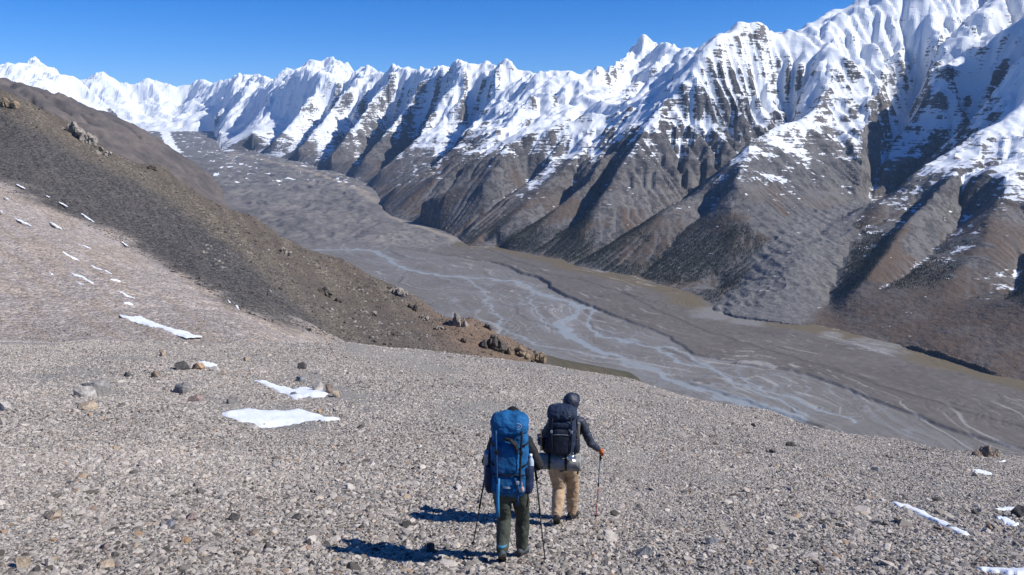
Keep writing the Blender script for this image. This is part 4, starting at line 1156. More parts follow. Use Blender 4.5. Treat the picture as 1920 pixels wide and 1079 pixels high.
def fuse(bm, voxel, smooth=2, wrinkle=0.0, wscale=9.0, seed=0, squash=(1, 1, 1)):
    """the pieces of bm grown together into one continuous skin"""
    me = bpy.data.meshes.new('tmp'); bmesh.ops.recalc_face_normals(bm, faces=bm.faces); bm.to_mesh(me); bm.free()
    o = link(bpy.data.objects.new('tmp', me))
    md = o.modifiers.new('r', 'REMESH'); md.mode = 'VOXEL'; md.voxel_size = voxel; md.adaptivity = 0.0
    if smooth:
        ms = o.modifiers.new('s', 'SMOOTH'); ms.iterations = smooth; ms.factor = .5
    dg = bpy.context.evaluated_depsgraph_get(); dg.update()
    out = bpy.data.meshes.new_from_object(o.evaluated_get(dg))
    bpy.data.objects.remove(o, do_unlink=True); bpy.data.meshes.remove(me)
    if wrinkle:
        n = len(out.vertices); co = np.empty(n * 3, np.float32); out.vertices.foreach_get('co', co)
        nr = np.empty(n * 3, np.float32); out.vertices.foreach_get('normal', nr); co = co.reshape(-1, 3); nr = nr.reshape(-1, 3)
        q = co * wscale * np.array(squash)
        d = np.array([mnoise.noise((q[i, 0] + seed, q[i, 1], q[i, 2])) + .5 * (1 - 2 * abs(mnoise.noise((q[i, 0] * 1.7, q[i, 1] * 1.7 + seed, q[i, 2] * 1.7)))) for i in range(n)])
        co += nr * (d * wrinkle)[:, None]
        out.vertices.foreach_set('co', co.ravel()); out.update()
    out.polygons.foreach_set('use_smooth', [True] * len(out.polygons)); out.materials.clear()
    return out

def soft_block(bm, w, d, prof, c=(0, 0), expo=3.2, n=28):
    """upright cushion: rounded-rectangle rings; prof = (z, width factor, depth factor, shift in y)"""
    rings = []
    for z, fw, fd, sy in prof:
        ring = []
        for k in range(n):
            t = 2 * math.pi * k / n; ct, st = math.cos(t), math.sin(t)
            x = math.copysign(abs(ct) ** (2 / expo), ct) * w / 2 * fw; y = math.copysign(abs(st) ** (2 / expo), st) * d / 2 * fd
            ring.append(Vector((c[0] + x, c[1] + y + sy, z)))
        rings.append(ring)
    add_ring_loft(bm, rings)

def ribbon(bm, pts, width, thick=.004, side=None):
    """a flat webbing strap along a path"""
    pts = [Vector(p) for p in pts]; rings = []
    for i, p in enumerate(pts):
        d = (pts[min(i + 1, len(pts) - 1)] - pts[max(i - 1, 0)]).normalized()
        s = Vector(side) if side else Vector((1, 0, 0))
        s = (s - d * s.dot(d)).normalized(); nn = d.cross(s)
        rings.append([p + s * width / 2 + nn * thick / 2, p - s * width / 2 + nn * thick / 2, p - s * width / 2 - nn * thick / 2, p + s * width / 2 - nn * thick / 2])
    add_ring_loft(bm, rings)

SKIN = plain('skin', (.46, .29, .21), .6)
def hand_into(bm, wrist, d, up, side, curl=1.0, s=1.0):
    """palm, four curled fingers and a thumb closing on a grip; d points along the hand, up to the back of the hand, side to the thumb"""
    d, up, side = Vector(d).normalized(), Vector(up).normalized(), Vector(side).normalized()
    w = Vector(wrist)
    add_tube(bm, [w, w + d * .035 * s, w + d * .075 * s], [(.028 * s, .021 * s), (.036 * s, .02 * s), (.039 * s, .019 * s)], 10)
    for k, (off, ln) in enumerate(((.028, .068), (.0095, .075), (-.0095, .07), (-.027, .056))):
        b = w + d * .082 * s + side * off * s
        p1 = b + d * ln * .45 * s - up * .006 * s; p2 = p1 + (d * .25 - up * .9).normalized() * ln * .36 * s * 1.1; p3 = p2 + (-d * .8 - up * .35).normalized() * ln * .34 * s
        add_tube(bm, [b - d * .02 * s, p1, p2, p3], [.0098 * s, .0095 * s, .009 * s, .008 * s], 8)
    b = w + d * .03 * s + side * .034 * s
    p1 = b + (side * .5 + d * .6 - up * .4).normalized() * .034 * s; p2 = p1 + (d * .5 - up * .9 - side * .25).normalized() * .03 * s
    add_tube(bm, [b - side * .012 * s, p1, p2], [.012 * s, .011 * s, .0095 * s], 8)

def head_into(bm, c, yaw=0.0, tilt=0.0):
    Rm = Matrix.Rotation(yaw, 3, 'Z') @ Matrix.Rotation(tilt, 3, 'X')
    def q(x, y, z): return Vector(c) + Rm @ Vector((x, y, z))
    add_ell(bm, q(0, -.012, .03), (.075, .092, .095), 16, Rm)
    add_ell(bm, q(0, .022, -.045), (.056, .066, .07), 14, Rm)
    add_ell(bm, q(0, .06, -.088), (.024, .022, .02), 10, Rm)
    add_tube(bm, [q(0, .086, .018), q(0, .104, -.018), q(0, .098, -.03)], [.009, .013, .012], 8)
    for s in (-1, 1):
        add_ell(bm, q(.028 * s, .078, .004), (.014, .012, .009), 8, Rm)
        add_ell(bm, q(.076 * s, -.006, -.005), (.009, .02, .03), 8, Rm)
        add_ell(bm, q(.045 * s, .055, -.03), (.022, .022, .018), 8, Rm)
    add_ell(bm, q(0, .083, -.055), (.024, .01, .007), 8, Rm)
    add_ell(bm, q(0, .083, -.066), (.02, .011, .007), 8, Rm)

def boot_meshes(bm_u, bm_s, ankle, toe_dir, ground_pitch, length=.29):
    """upper and sole of a hiking boot below an ankle joint"""
    a = Vector(ankle); f = Vector(toe_dir).normalized(); s = f.cross(Vector((0, 0, 1))).normalized(); u = s.cross(f).normalized()
    heel = a - u * .085 - f * .055
    add_tube(bm_u, [a + u * .07, a + u * .02, a - u * .03], [(.052, .058), (.05, .056), (.046, .055)], 14)
    add_tube(bm_u, [heel + u * .035, heel + f * .10 + u * .045, heel + f * .19 + u * .035, heel + f * .235 + u * .028], [(.04, .042), (.046, .042), (.047, .034), (.04, .026)], 14)
    prof = [(-.035, .030), (.0, .040), (.08, .036), (.16, .048), (.22, .045), (.262, .022)]
    rings = []
    lo = [heel + f * x + s * w - u * .002 for x, w in prof] + [heel + f * x - s * w - u * .002 for x, w in reversed(prof)]
    hi = [p + u * .03 for p in lo]
    add_ring_loft(bm_s, [lo, hi])

def pole(label, grip_pt, tip_pt, mats, group=None):
    """trekking pole: grip, strap, upper and lower shaft, clamp, basket, tip"""
    g, t = Vector(grip_pt), Vector(tip_pt)
    e = link(bpy.data.objects.new('trekking_pole', None)); e.location = t; e.empty_display_size = .1
    tag(e, label, 'trekking pole', group)
    d = (g - t); L = d.length; d.normalize(); Z = lambda x: d * x
    bm = bmesh.new(); add_tube(bm, [Z(L * .52), Z(L - .10)], [.0088, .0088], 10); bm_obj('upper_shaft', bm, mats[0], e)
    bm = bmesh.new(); add_tube(bm, [Z(.05), Z(L * .55)], [.0062, .0068], 10); bm_obj('lower_shaft', bm, mats[1], e)
    bm = bmesh.new(); add_tube(bm, [Z(L * .52 - .02), Z(L * .52), Z(L * .52 + .025)], [.012, .0135, .012], 10); bm_obj('clamp', bm, mats[2], e)
    bm = bmesh.new(); add_tube(bm, [Z(L - .13), Z(L - .09), Z(L - .04), Z(L + .01), Z(L + .045)], [.013, .0155, .0135, .016, .019], 12); bm_obj('grip', bm, mats[2], e)
    bm = bmesh.new(); add_tube(bm, [Z(.0), Z(.03), Z(.055)], [.0025, .005, .0085], 8, False); bm_obj('tip', bm, mats[3], e)
    bm = bmesh.new(); add_tube(bm, [Z(.062), Z(.066), Z(.072)], [.026, .027, .012], 14, False); bm_obj('basket', bm, mats[2], e)
    bm = bmesh.new(); sx = Vector((.02, -.03, 0)); ribbon(bm, [Z(L + .03), Z(L + .01) + sx, Z(L - .06) + sx * 1.6, Z(L - .10) + sx, Z(L - .07), Z(L + .03)], .016, .003, (0, 1, .2)); bm_obj('wrist_strap', bm, mats[2], e)
    return e

BLACK = fabric('black_webbing', (.012, .012, .014), .7, 60, .2)
BLACKP = plain('black_plastic', (.015, .015, .016), .4)
ALU = plain('bare_aluminium', (.55, .56, .58), .3, .9)
STEEL = plain('steel_tip', (.35, .35, .36), .35, .9)
REDP = plain('red_pole_paint', (.42, .045, .055), .4)
BLUEP = plain('pale_blue_pole_paint', (.18, .26, .36), .35)

def person_root(px, py, Yd, yaw):
    p = P(px, py, Yd); x, y = p[0], p[1]
    return Vector((x, y, float(slope_z(np.array([x]), np.array([y]))[0]))), yaw

def gz(root, yaw, lx, ly):
    """ground height in a walker's own frame"""
    w = Matrix.Rotation(yaw, 3, 'Z') @ Vector((lx, ly, 0)) + root
    return float(slope_z(np.array([w.x]), np.array([w.y]))[0]) - root.z

FIG = 1.0
def build_person(label, root, yaw, J, mats, hood=False, thick=1.0, sd=0):
    """one walker: continuous body with clothing as its children"""
    # body
    bm = bmesh.new()
    add_tube(bm, [J['pelvis'], J['waist'], J['chest'], J['neck0']], [(.15, .105), (.135, .10), (.165, .115), (.08, .07)], 18)
    add_tube(bm, [J['neck0'], J['neck1']], [.056, .054], 12)
    head_into(bm, J['head'], J.get('head_yaw', 0), J.get('head_tilt', 0))
    for s in 'lr':
        add_tube(bm, [J['sh_' + s], J['el_' + s], J['wr_' + s]], [.05, .038, .026], 12)
        add_tube(bm, [J['hip_' + s], J['kn_' + s], J['an_' + s]], [.082, .055, .038], 14)
        d = Vector(J['wr_' + s]) - Vector(J['el_' + s])
        hand_into(bm, J['wr_' + s], d, J['up_' + s], J['th_' + s])
        f = Vector(J['toe_' + s]); a = Vector(J['an_' + s])
        add_tube(bm, [a, a + f * .06 - Vector((0, 0, .045)), a + f * .15 - Vector((0, 0, .055))], [.038, .038, .03], 10)
    body = new_obj('person', fuse(bm, .0085, 2), SKIN)
    body.location = root; body.rotation_euler = (0, 0, yaw); body.scale = (FIG,) * 3; tag(body, label, 'person', 'walkers on the scree')
    # trousers
    bm = bmesh.new()
    add_tube(bm, [Vector(J['pelvis']) + Vector((0, 0, -.02)), J['pelvis'], Vector(J['waist'])], [(.155, .12), (.172, .13), (.158, .118)], 20)
    for s in 'lr':
        h, kn, an = (Vector(J[q + s]) for q in ('hip_', 'kn_', 'an_'))
        add_tube(bm, [h + Vector((0, -.01, .02)), h.lerp(kn, .35), h.lerp(kn, .75), kn, kn.lerp(an, .4), kn.lerp(an, .8), an + Vector((0, 0, .015))],
                 [(.108 * thick, .118), (.1 * thick, .108), (.085 * thick, .09), (.08 * thick, .086), (.078 * thick, .084), (.07 * thick, .075), (.066 * thick, .072)], 18)
    new_obj('trousers', fuse(bm, .008, 2, .0085, 10.0, sd, (1.0, 1.0, 1.25)), mats['trousers'], body)
    # jacket
    bm = bmesh.new()
    add_tube(bm, [Vector(J['pelvis']) + Vector((0, 0, .03)), J['waist'], J['chest'], Vector(J['neck0']) + Vector((0, 0, -.02))], [(.182, .138), (.165, .128), (.198, .14), (.10, .09)], 20)
    add_tube(bm, [Vector(J['neck0']) + Vector((0, 0, -.03)), Vector(J['neck0']) + Vector((0, 0, .05))], [.085, .07], 14)
    for s in 'lr':
        a, b, c = (Vector(J[q + s]) for q in ('sh_', 'el_', 'wr_'))
        add_tube(bm, [a.lerp(Vector(J['neck0']), .35), a, a.lerp(b, .5), b, b.lerp(c, .5), c], [.078, .072, .058, .053, .046, .04], 16)
    jk = new_obj('jacket', fuse(bm, .0085, 3, .009, 13.0, sd + 7), mats['jacket'], body)
    hc = Vector(J['head']); Rm = Matrix.Rotation(J.get('head_yaw', 0), 3, 'Z') @ Matrix.Rotation(J.get('head_tilt', 0), 3, 'X')
    if hood:
        bm = bmesh.new()
        add_ell(bm, hc + Rm @ Vector((0, -.02, .03)), (.108, .122, .125), 20, Rm); add_ell(bm, hc + Rm @ Vector((0, -.045, -.07)), (.095, .10, .10), 18, Rm)
        add_tube(bm, [hc + Rm @ Vector((0, -.04, -.08)), Vector(J['neck0'])], [.09, .10], 16)
        me = fuse(bm, .009, 2, .009, 16, sd + 3)
        hd = new_obj('hood', me, mats['jacket'], body)
        bm = bmesh.new(); ring = []
        add_tube(bm, [hc + Rm @ Vector((-.088, .055, .05)), hc + Rm @ Vector((-.05, .102, .105)), hc + Rm @ Vector((0, .122, .118)), hc + Rm @ Vector((.05, .102, .105)), hc + Rm @ Vector((.088, .055, .05))], [.010, .012, .014, .012, .010], 8)
        bm_obj('hood_brim', bm, mats['jacket'], hd)
    else:
        bm = bmesh.new(); add_ell(bm, hc + Rm @ Vector((0, -.012, .05)), (.084, .10, .088), 18, Rm)
        add_tube(bm, [hc + Rm @ Vector((-.05, .075, .055)), hc + Rm @ Vector((0, .10, .05)), hc + Rm @ Vector((.05, .075, .055))], [(.02, .006), (.045, .006), (.02, .006)], 12)
        new_obj('cap', fuse(bm, .008, 2, .003, 12, 3), mats['cap'], body)
        bm = bmesh.new(); add_ell(bm, hc + Rm @ Vector((0, -.04, -.02)), (.08, .075, .085), 16, Rm); new_obj('hair', fuse(bm, .008, 1, .006, 30, 5), mats['hair'], body)
    for s in 'lr':
        bu, bs = bmesh.new(), bmesh.new()
        boot_meshes(bu, bs, J['an_' + s], J['toe_' + s], 0)
        b_ = new_obj('boot', fuse(bu, .0075, 2, .003, 22, sd), mats['boot'], body)
        bm_obj('sole', bs, mats['sole'], b_, False)
        if 'sock' in mats:
            bm = bmesh.new(); a = Vector(J['an_' + s]); add_tube(bm, [a + Vector((0, 0, .035)), a + Vector((0, 0, .075))], [(.058, .062), (.056, .06)], 14, False); bm_obj('boot_cuff', bm, mats['sock'], b_)
        if 'glove' in mats:
            bm = bmesh.new(); d = Vector(J['wr_' + s]) - Vector(J['el_' + s])
            hand_into(bm, J['wr_' + s], d, J['up_' + s], J['th_' + s], 1.0, 1.12)
            new_obj('glove', fuse(bm, .0055, 1), mats['glove'], body)
    return body

# ------------------------------------------------------------------ the walker with the blue pack
FIG = .965
ROOT_A, YAW_A = person_root(957, 1056, 7.42, R(-3))
ga = lambda x, y: gz(ROOT_A, YAW_A, x, y)
J_A = dict(pelvis=(0, .03, .90), waist=(0, .055, 1.06), chest=(0, .11, 1.28), neck0=(0, .15, 1.44), neck1=(.004, .20, 1.51), head=(.012, .27, 1.575), head_tilt=R(-22),
           sh_l=(-.172, .12, 1.37), el_l=(-.268, .10, 1.13), wr_l=(-.285, .31, 1.02), sh_r=(.172, .12, 1.37), el_r=(.315, .03, 1.14), wr_r=(.275, .27, 1.01),
           hip_l=(-.092, .02, .86), kn_l=(-.072, .09, .47), an_l=(-.085, -.10, ga(-.085, -.10) + .165),
           hip_r=(.092, .05, .86), kn_r=(.125, .24, .45), an_r=(.115, .30, ga(.115, .30) + .12),
           toe_l=(-.05, 1, -.85), toe_r=(.32, .95, -.36), up_l=(-.6, 0, .8), th_l=(.8, .1, .6), up_r=(.6, 0, .8), th_r=(-.8, .1, .6))
MA = dict(trousers=fabric('dark_olive_trousers', (.052, .060, .046), .8), jacket=fabric('black_softshell', (.014, .014, .016), .75), cap=fabric('black_cap', (.013, .013, .015), .8),
          hair=fabric('brown_hair', (.05, .032, .02), .7), boot=fabric('grey_teal_boot', (.070, .082, .088), .7), sole=plain('dark_sole', (.03, .03, .03), .8), sock=fabric('blue_boot_cuff', (.05, .21, .34), .8),
          glove=fabric('black_glove', (.012, .012, .014), .7))
build_person('walker with the large blue backpack and dark olive trousers seen from behind', ROOT_A, YAW_A, J_A, MA, False, 1.0, 1)

def local_root(name, root, yaw, off, label, cat, group=None):
    e = link(bpy.data.objects.new(name, None)); e.empty_display_size = .2
    e.location = root + Matrix.Rotation(yaw, 3, 'Z') @ (Vector(off) * FIG); e.rotation_euler = (0, 0, yaw); e.scale = (FIG,) * 3
    return tag(e, label, cat, group)

def tilted(bm, pivot, ang):
    bmesh.ops.rotate(bm, cent=Vector(pivot), matrix=Matrix.Rotation(ang, 3, 'X'), verts=bm.verts)

BLUE = fabric('royal_blue_ripstop', (.010, .088, .22), .8, 70, .3, .2)
BLUE_D = fabric('deep_blue_panel', (.008, .050, .14), .6, 70, .2, .35)
NAVY = fabric('navy_side_fabric', (.011, .022, .055), .65, 70, .25)
BLUE_L = fabric('light_blue_webbing', (.03, .19, .40), .7, 70, .1)
PALE = plain('pale_print', (.45, .52, .58), .6)

PB = (0, -.22, .965)                                 # base of the blue pack in the walker's frame
pk = local_root('backpack', ROOT_A, YAW_A, PB, 'tall bright blue trekking backpack on the walker in olive trousers', 'backpack')
LEAN = R(-7)
PKZ = .90
def pk_bm(fn, name, mat, parent=pk, voxel=None, wr=0.0, ws=9.0, sd=0, smooth=True, sm=2):
    bm = bmesh.new(); fn(bm); bmesh.ops.scale(bm, vec=(1, 1, PKZ), verts=bm.verts); tilted(bm, (0, 0, 0), LEAN)
    if voxel: return new_obj(name, fuse(bm, voxel, sm, wr, ws, sd), mat, parent)
    return bm_obj(name, bm, mat, parent, smooth)
def f_body(bm):
    soft_block(bm, .40, .28, [(.0, .70, .70, .02), (.03, .88, .88, .01), (.10, .98, .98, 0), (.22, 1.0, 1.02, -.005), (.34, .98, 1.0, -.005), (.50, .98, 1.0, 0), (.62, .96, .98, 0), (.70, .93, .95, .005), (.76, .86, .9, .01)])
body_p = pk_bm(f_body, 'pack_body', BLUE, voxel=.009, wr=.011, ws=13, sd=11)
def f_lid(bm):
    soft_block(bm, .39, .30, [(.70, .80, .82, -.01), (.725, .97, .97, -.012), (.78, 1.02, 1.02, -.012), (.84, 1.0, 1.0, -.008), (.885, .93, .93, 0), (.915, .78, .78, .01), (.93, .5, .5, .015)], expo=3.0)
lid = pk_bm(f_lid, 'lid', BLUE, voxel=.009, wr=.012, ws=15, sd=17)
def f_front(bm):
    soft_block(bm, .255, .10, [(.245, .75, .5, .0), (.265, .93, .85, 0), (.33, 1, 1, -.005), (.45, .98, 1, -.004), (.55, .90, .95, 0), (.60, .74, .8, .01), (.625, .5, .5, .02)], c=(-.02, -.125), expo=3.4)
fp = pk_bm(f_front, 'front_pocket', BLUE, voxel=.009, wr=.007, ws=10, sd=23)
def f_frontdark(bm):
    soft_block(bm, .10, .06, [(.25, .8, .6, 0), (.28, 1, 1, 0), (.45, 1, 1, 0), (.57, .9, .9, .004), (.60, .6, .6, .01)], c=(-.098, -.148), expo=3.4)
pk_bm(f_frontdark, 'dark_left_panel', BLUE_D, fp, .009, .004, 12, 29)  # deeper blue panel on the left of the front pocket
def f_bottom(bm):
    soft_block(bm, .37, .25, [(-.055, .55, .55, .03), (-.035, .85, .85, .02), (.03, 1, 1.02, -.012), (.13, 1.0, 1.02, -.018), (.195, .97, .97, -.012), (.22, .85, .88, 0)], c=(0, -.02), expo=3.2)
bt = pk_bm(f_bottom, 'sleeping_bag_pocket', BLUE, voxel=.010, wr=.009, ws=9, sd=31)
for s in (-1, 1):
    def f_side(bm, s=s):
        soft_block(bm, .125, .21, [(-.02, .6, .6, 0), (.02, .95, .95, 0), (.12, 1.05, 1.05, 0), (.24, 1, 1, 0), (.31, .9, .95, 0)], c=(.195 * s, .0), expo=2.6)
    pk_bm(f_side, 'side_pocket', NAVY, voxel=.010, wr=.008, ws=10, sd=37 + s)
    for z0, z1 in ((.62, .60), (.42, .36)):
        def f_comp(bm, s=s, z0=z0, z1=z1): ribbon(bm, [(.215 * s, .12, z0), (.215 * s, .0, z0 - .01), (.195 * s, -.11, z1), (.14 * s, -.158, z1 - .02)], .02, .005, (0, 0, 1))
        pk_bm(f_comp, 'compression_strap', BLACK)
    def f_lidstrap(bm, s=s):
        ribbon(bm, [(.135 * s, -.155, .76), (.135 * s, -.17, .70), (.13 * s, -.165, .60), (.125 * s, -.185, .45), (.12 * s, -.178, .25), (.115 * s, -.172, .12)], .022, .005)
    ls = pk_bm(f_lidstrap, 'lid_strap', BLACK if s > 0 else BLUE_D)
    def f_buck(bm, s=s): add_box(bm, (.128 * s, -.188, .515), (.036, .016, .05), bev=.004)
    pk_bm(f_buck, 'buckle', BLACKP, ls)
    def f_shoulder(bm, s=s):
        ribbon(bm, [(.075 * s, .11, .58), (.11 * s, .20, .66), (.135 * s, .33, .60), (.15 * s, .40, .44), (.165 * s, .34, .28), (.18 * s, .20, .18), (.19 * s, .11, .14)], .062, .018, (1, 0, 0))
    pk_bm(f_shoulder, 'shoulder_strap', BLACK)
    def f_hip(bm, s=s):
        ribbon(bm, [(.12 * s, .10, .05), (.20 * s, .16, .045), (.225 * s, .26, .035), (.18 * s, .36, .02), (.06 * s, .405, .0)], .085, .022, (0, 0, 1))
    pk_bm(f_hip, 'hip_belt', NAVY)
def f_black(bm):
    add_tube(bm, [(-.03, -.165, .665), (.02, -.185, .66), (.065, -.19, .615), (.085, -.185, .56), (.09, -.18, .50)], [(.022, .018), (.034, .022), (.036, .02), (.026, .016), (.014, .012)], 12)
pk_bm(f_black, 'black_stuff_strap', BLACK, voxel=.006, wr=.004, ws=25)
def f_hang(bm): ribbon(bm, [(-.105, -.165, .20), (-.108, -.178, .10), (-.112, -.172, -.02), (-.110, -.165, -.14), (-.108, -.163, -.26)], .038, .005)
pk_bm(f_hang, 'hanging_strap', BLUE_L)
def f_hang2(bm): ribbon(bm, [(.095, -.168, .24), (.098, -.182, .10), (.097, -.17, -.02), (.095, -.16, -.12)], .024, .005)
pk_bm(f_hang2, 'hanging_strap', BLUE_D)
def f_hang3(bm): ribbon(bm, [(.20, -.08, .02), (.205, -.10, -.06), (.19, -.11, -.16)], .016, .004)
pk_bm(f_hang3, 'hanging_strap', BLACK)
def f_buck2(bm): add_box(bm, (.096, -.186, .16), (.034, .016, .04), bev=.004)
pk_bm(f_buck2, 'buckle', plain('pale_buckle', (.30, .33, .36), .4))
def f_seam(bm): ribbon(bm, [(-.19, -.05, .232), (-.165, -.135, .236), (-.06, -.166, .238), (.06, -.166, .238), (.165, -.135, .236), (.19, -.05, .232)], .014, .006, (0, 0, 1))
pk_bm(f_seam, 'zip', BLACK)
def f_rib(bm):
    for dz in (.0, .013): ribbon(bm, [(-.06, -.171, .105 - dz), (-.01, -.175, .103 - dz), (.025, -.175, .102 - dz)], .005, .003, (0, 0, 1))
pk_bm(f_rib, 'name_tape', PALE, bt)
def f_emb(bm):
    pts = [(.095 + .034 * math.cos(t), -.166 + .012 * (abs(math.cos(t))), .815 + .034 * math.sin(t)) for t in np.linspace(0, 6.283, 19)]
    add_tube(bm, pts, [.0022] * len(pts), 6, False)
    add_tube(bm, [(.075, -.169, .805), (.095, -.171, .83), (.102, -.171, .812), (.115, -.165, .822)], [.002] * 4, 6, False)
pk_bm(f_emb, 'emblem', PALE, lid)
def f_charm(bm):
    add_ell(bm, (.145, -.185, .085), (.022, .02, .034), 12); add_tube(bm, [(.14, -.17, .16), (.143, -.185, .12)], [.004, .004], 6)
pk_bm(f_charm, 'zip_pull_charm', plain('peach_charm', (.50, .30, .22), .5))
bt_e = local_root('water_bottle', ROOT_A, YAW_A, (PB[0] + .225, PB[1] + .02, PB[2] + .16), 'clear bottle with white cap in the side pocket of the blue backpack', 'bottle')
bm = bmesh.new(); add_tube(bm, [(0, 0, 0), (0, 0, .04), (0, 0, .17), (0, 0, .20), (0, 0, .215)], [.033, .034, .034, .022, .014], 16); bm_obj('bottle_body', bm, plain('pale_bottle', (.42, .50, .58), .2), bt_e)
bm = bmesh.new(); add_tube(bm, [(0, 0, .215), (0, 0, .245)], [.017, .017], 14, False); bm_obj('cap', bm, plain('white_cap', (.8, .8, .8), .4), bt_e)
mat_e = local_root('folded_sit_mat', ROOT_A, YAW_A, (PB[0] - .245, PB[1] + .05, PB[2] + .16), 'small pale folded mat tucked in the left side pocket of the blue backpack', 'mat')
bm = bmesh.new(); add_box(bm, (0, 0, .12), (.05, .13, .26), bev=.012); me_ = fuse(bm, .007, 2, .003, 14); o_ = new_obj('foam_sheet', me_, fabric('pale_grey_foam', (.42, .42, .43), .8), mat_e)

def hand_world(root, yaw, wr, el, reach=.075):
    d = (Vector(wr) - Vector(el)).normalized()
    return root + Matrix.Rotation(yaw, 3, 'Z') @ ((Vector(wr) + d * reach + Vector((0, .012, -.02))) * FIG)
tipA1 = Vector(hit(886, 1027)[0]); tipA2 = Vector(hit(1023, 1062)[0])
pole('black trekking pole in the left hand of the walker with the blue pack', hand_world(ROOT_A, YAW_A, J_A['wr_l'], J_A['el_l']), tipA1, (BLACKP, BLACKP, BLACKP, STEEL), 'trekking poles')
pole('black trekking pole in the right hand of the walker with the blue pack', hand_world(ROOT_A, YAW_A, J_A['wr_r'], J_A['el_r']), tipA2, (BLACKP, BLACKP, BLACKP, STEEL), 'trekking poles')

# ------------------------------------------------------------------ the walker in front, hooded, with the dark pack
FIG = 1.0
ROOT_B, YAW_B = person_root(1050, 974, 9.5, R(-4))
gb = lambda x, y: gz(ROOT_B, YAW_B, x, y)
J_B = dict(pelvis=(.03, .02, .92), waist=(.04, .05, 1.08), chest=(.07, .12, 1.32), neck0=(.095, .16, 1.49), neck1=(.115, .19, 1.58), head=(.135, .22, 1.66), head_yaw=R(-24), head_tilt=R(-10),
           sh_l=(-.12, .13, 1.41), el_l=(-.27, .12, 1.16), wr_l=(-.25, .33, 1.07), sh_r=(.275, .13, 1.42), el_r=(.40, .12, 1.14), wr_r=(.50, .21, 1.03),
           hip_l=(-.065, .01, .88), kn_l=(-.02, .10, .49), an_l=(-.045, -.10, gb(-.045, -.10) + .17),
           hip_r=(.12, .03, .88), kn_r=(.17, .25, .47), an_r=(.165, .30, gb(.165, .30) + .13),
           toe_l=(-.02, 1, -.85), toe_r=(.40, .92, -.34), up_l=(-.6, 0, .8), th_l=(.8, .1, .6), up_r=(.45, .45, .75), th_r=(-.6, .75, .3))
MB_ = dict(trousers=fabric('sand_trousers', (.40, .285, .18), .85), jacket=fabric('dark_navy_shell', (.022, .028, .046), .55, 60, .2, .4), boot=fabric('dark_grey_boot', (.028, .028, .028), .7),
           sole=plain('black_sole', (.02, .02, .02), .8), glove=fabric('orange_work_glove', (.50, .13, .035), .8))
build_person('hooded walker in dark jacket and sand coloured trousers with orange gloves', ROOT_B, YAW_B, J_B, MB_, True, 1.08, 9)

DARK = fabric('dark_navy_ripstop', (.016, .027, .054), .75, 70, .3, .25)
DARK2 = fabric('black_navy_panel', (.010, .014, .026), .6, 70, .2, .3)
GREYW = fabric('grey_trim', (.20, .22, .25), .7)
PKZ = .84
PBB = (.005, -.225, 1.185)
pk = local_root('backpack', ROOT_B, YAW_B, PBB, 'dark navy backpack with a grey bedroll strapped below it on the hooded walker', 'backpack')
LEAN = R(-8)
pb = lambda *a, **k_: pk_bm(*a, parent=k_.pop('parent', pk), **k_)
def f_body(bm): soft_block(bm, .37, .28, [(-.05, .7, .7, .02), (-.02, .9, .9, .01), (.08, 1, 1, 0), (.25, 1, 1.02, -.004), (.42, .98, 1, 0), (.52, .94, .95, 0), (.58, .86, .88, .01)])
bd = pb(f_body, 'pack_body', DARK, voxel=.011, wr=.009, ws=9, sd=51)
def f_lid(bm): soft_block(bm, .37, .31, [(.50, .82, .82, -.01), (.53, 1, 1, -.014), (.59, 1.03, 1.03, -.014), (.645, .97, .97, -.006), (.685, .82, .82, .005), (.705, .5, .5, .015)], expo=2.8)
lid = pb(f_lid, 'lid', DARK, voxel=.010, wr=.012, ws=11, sd=57)
def f_front(bm): soft_block(bm, .26, .09, [(-.02, .8, .6, 0), (.01, 1, 1, 0), (.15, 1.02, 1.05, 0), (.28, .98, 1, 0), (.36, .85, .85, .006), (.395, .55, .5, .02)], c=(0, -.13), expo=3.2)
fp = pb(f_front, 'front_pocket', DARK2, voxel=.009, wr=.006, ws=10, sd=61)
def f_top(bm): soft_block(bm, .27, .07, [(.385, .8, .6, 0), (.40, 1, 1, 0), (.45, 1, 1, 0), (.485, .9, .8, .005)], c=(0, -.128), expo=3.2)
pb(f_top, 'upper_pocket', DARK, voxel=.009, wr=.006, ws=10, sd=63)
def f_zip(bm): ribbon(bm, [(-.115, -.168, .285), (-.05, -.18, .292), (.05, -.18, .292), (.115, -.168, .285)], .010, .005, (0, 0, 1))
pb(f_zip, 'zip', GREYW, parent=fp)
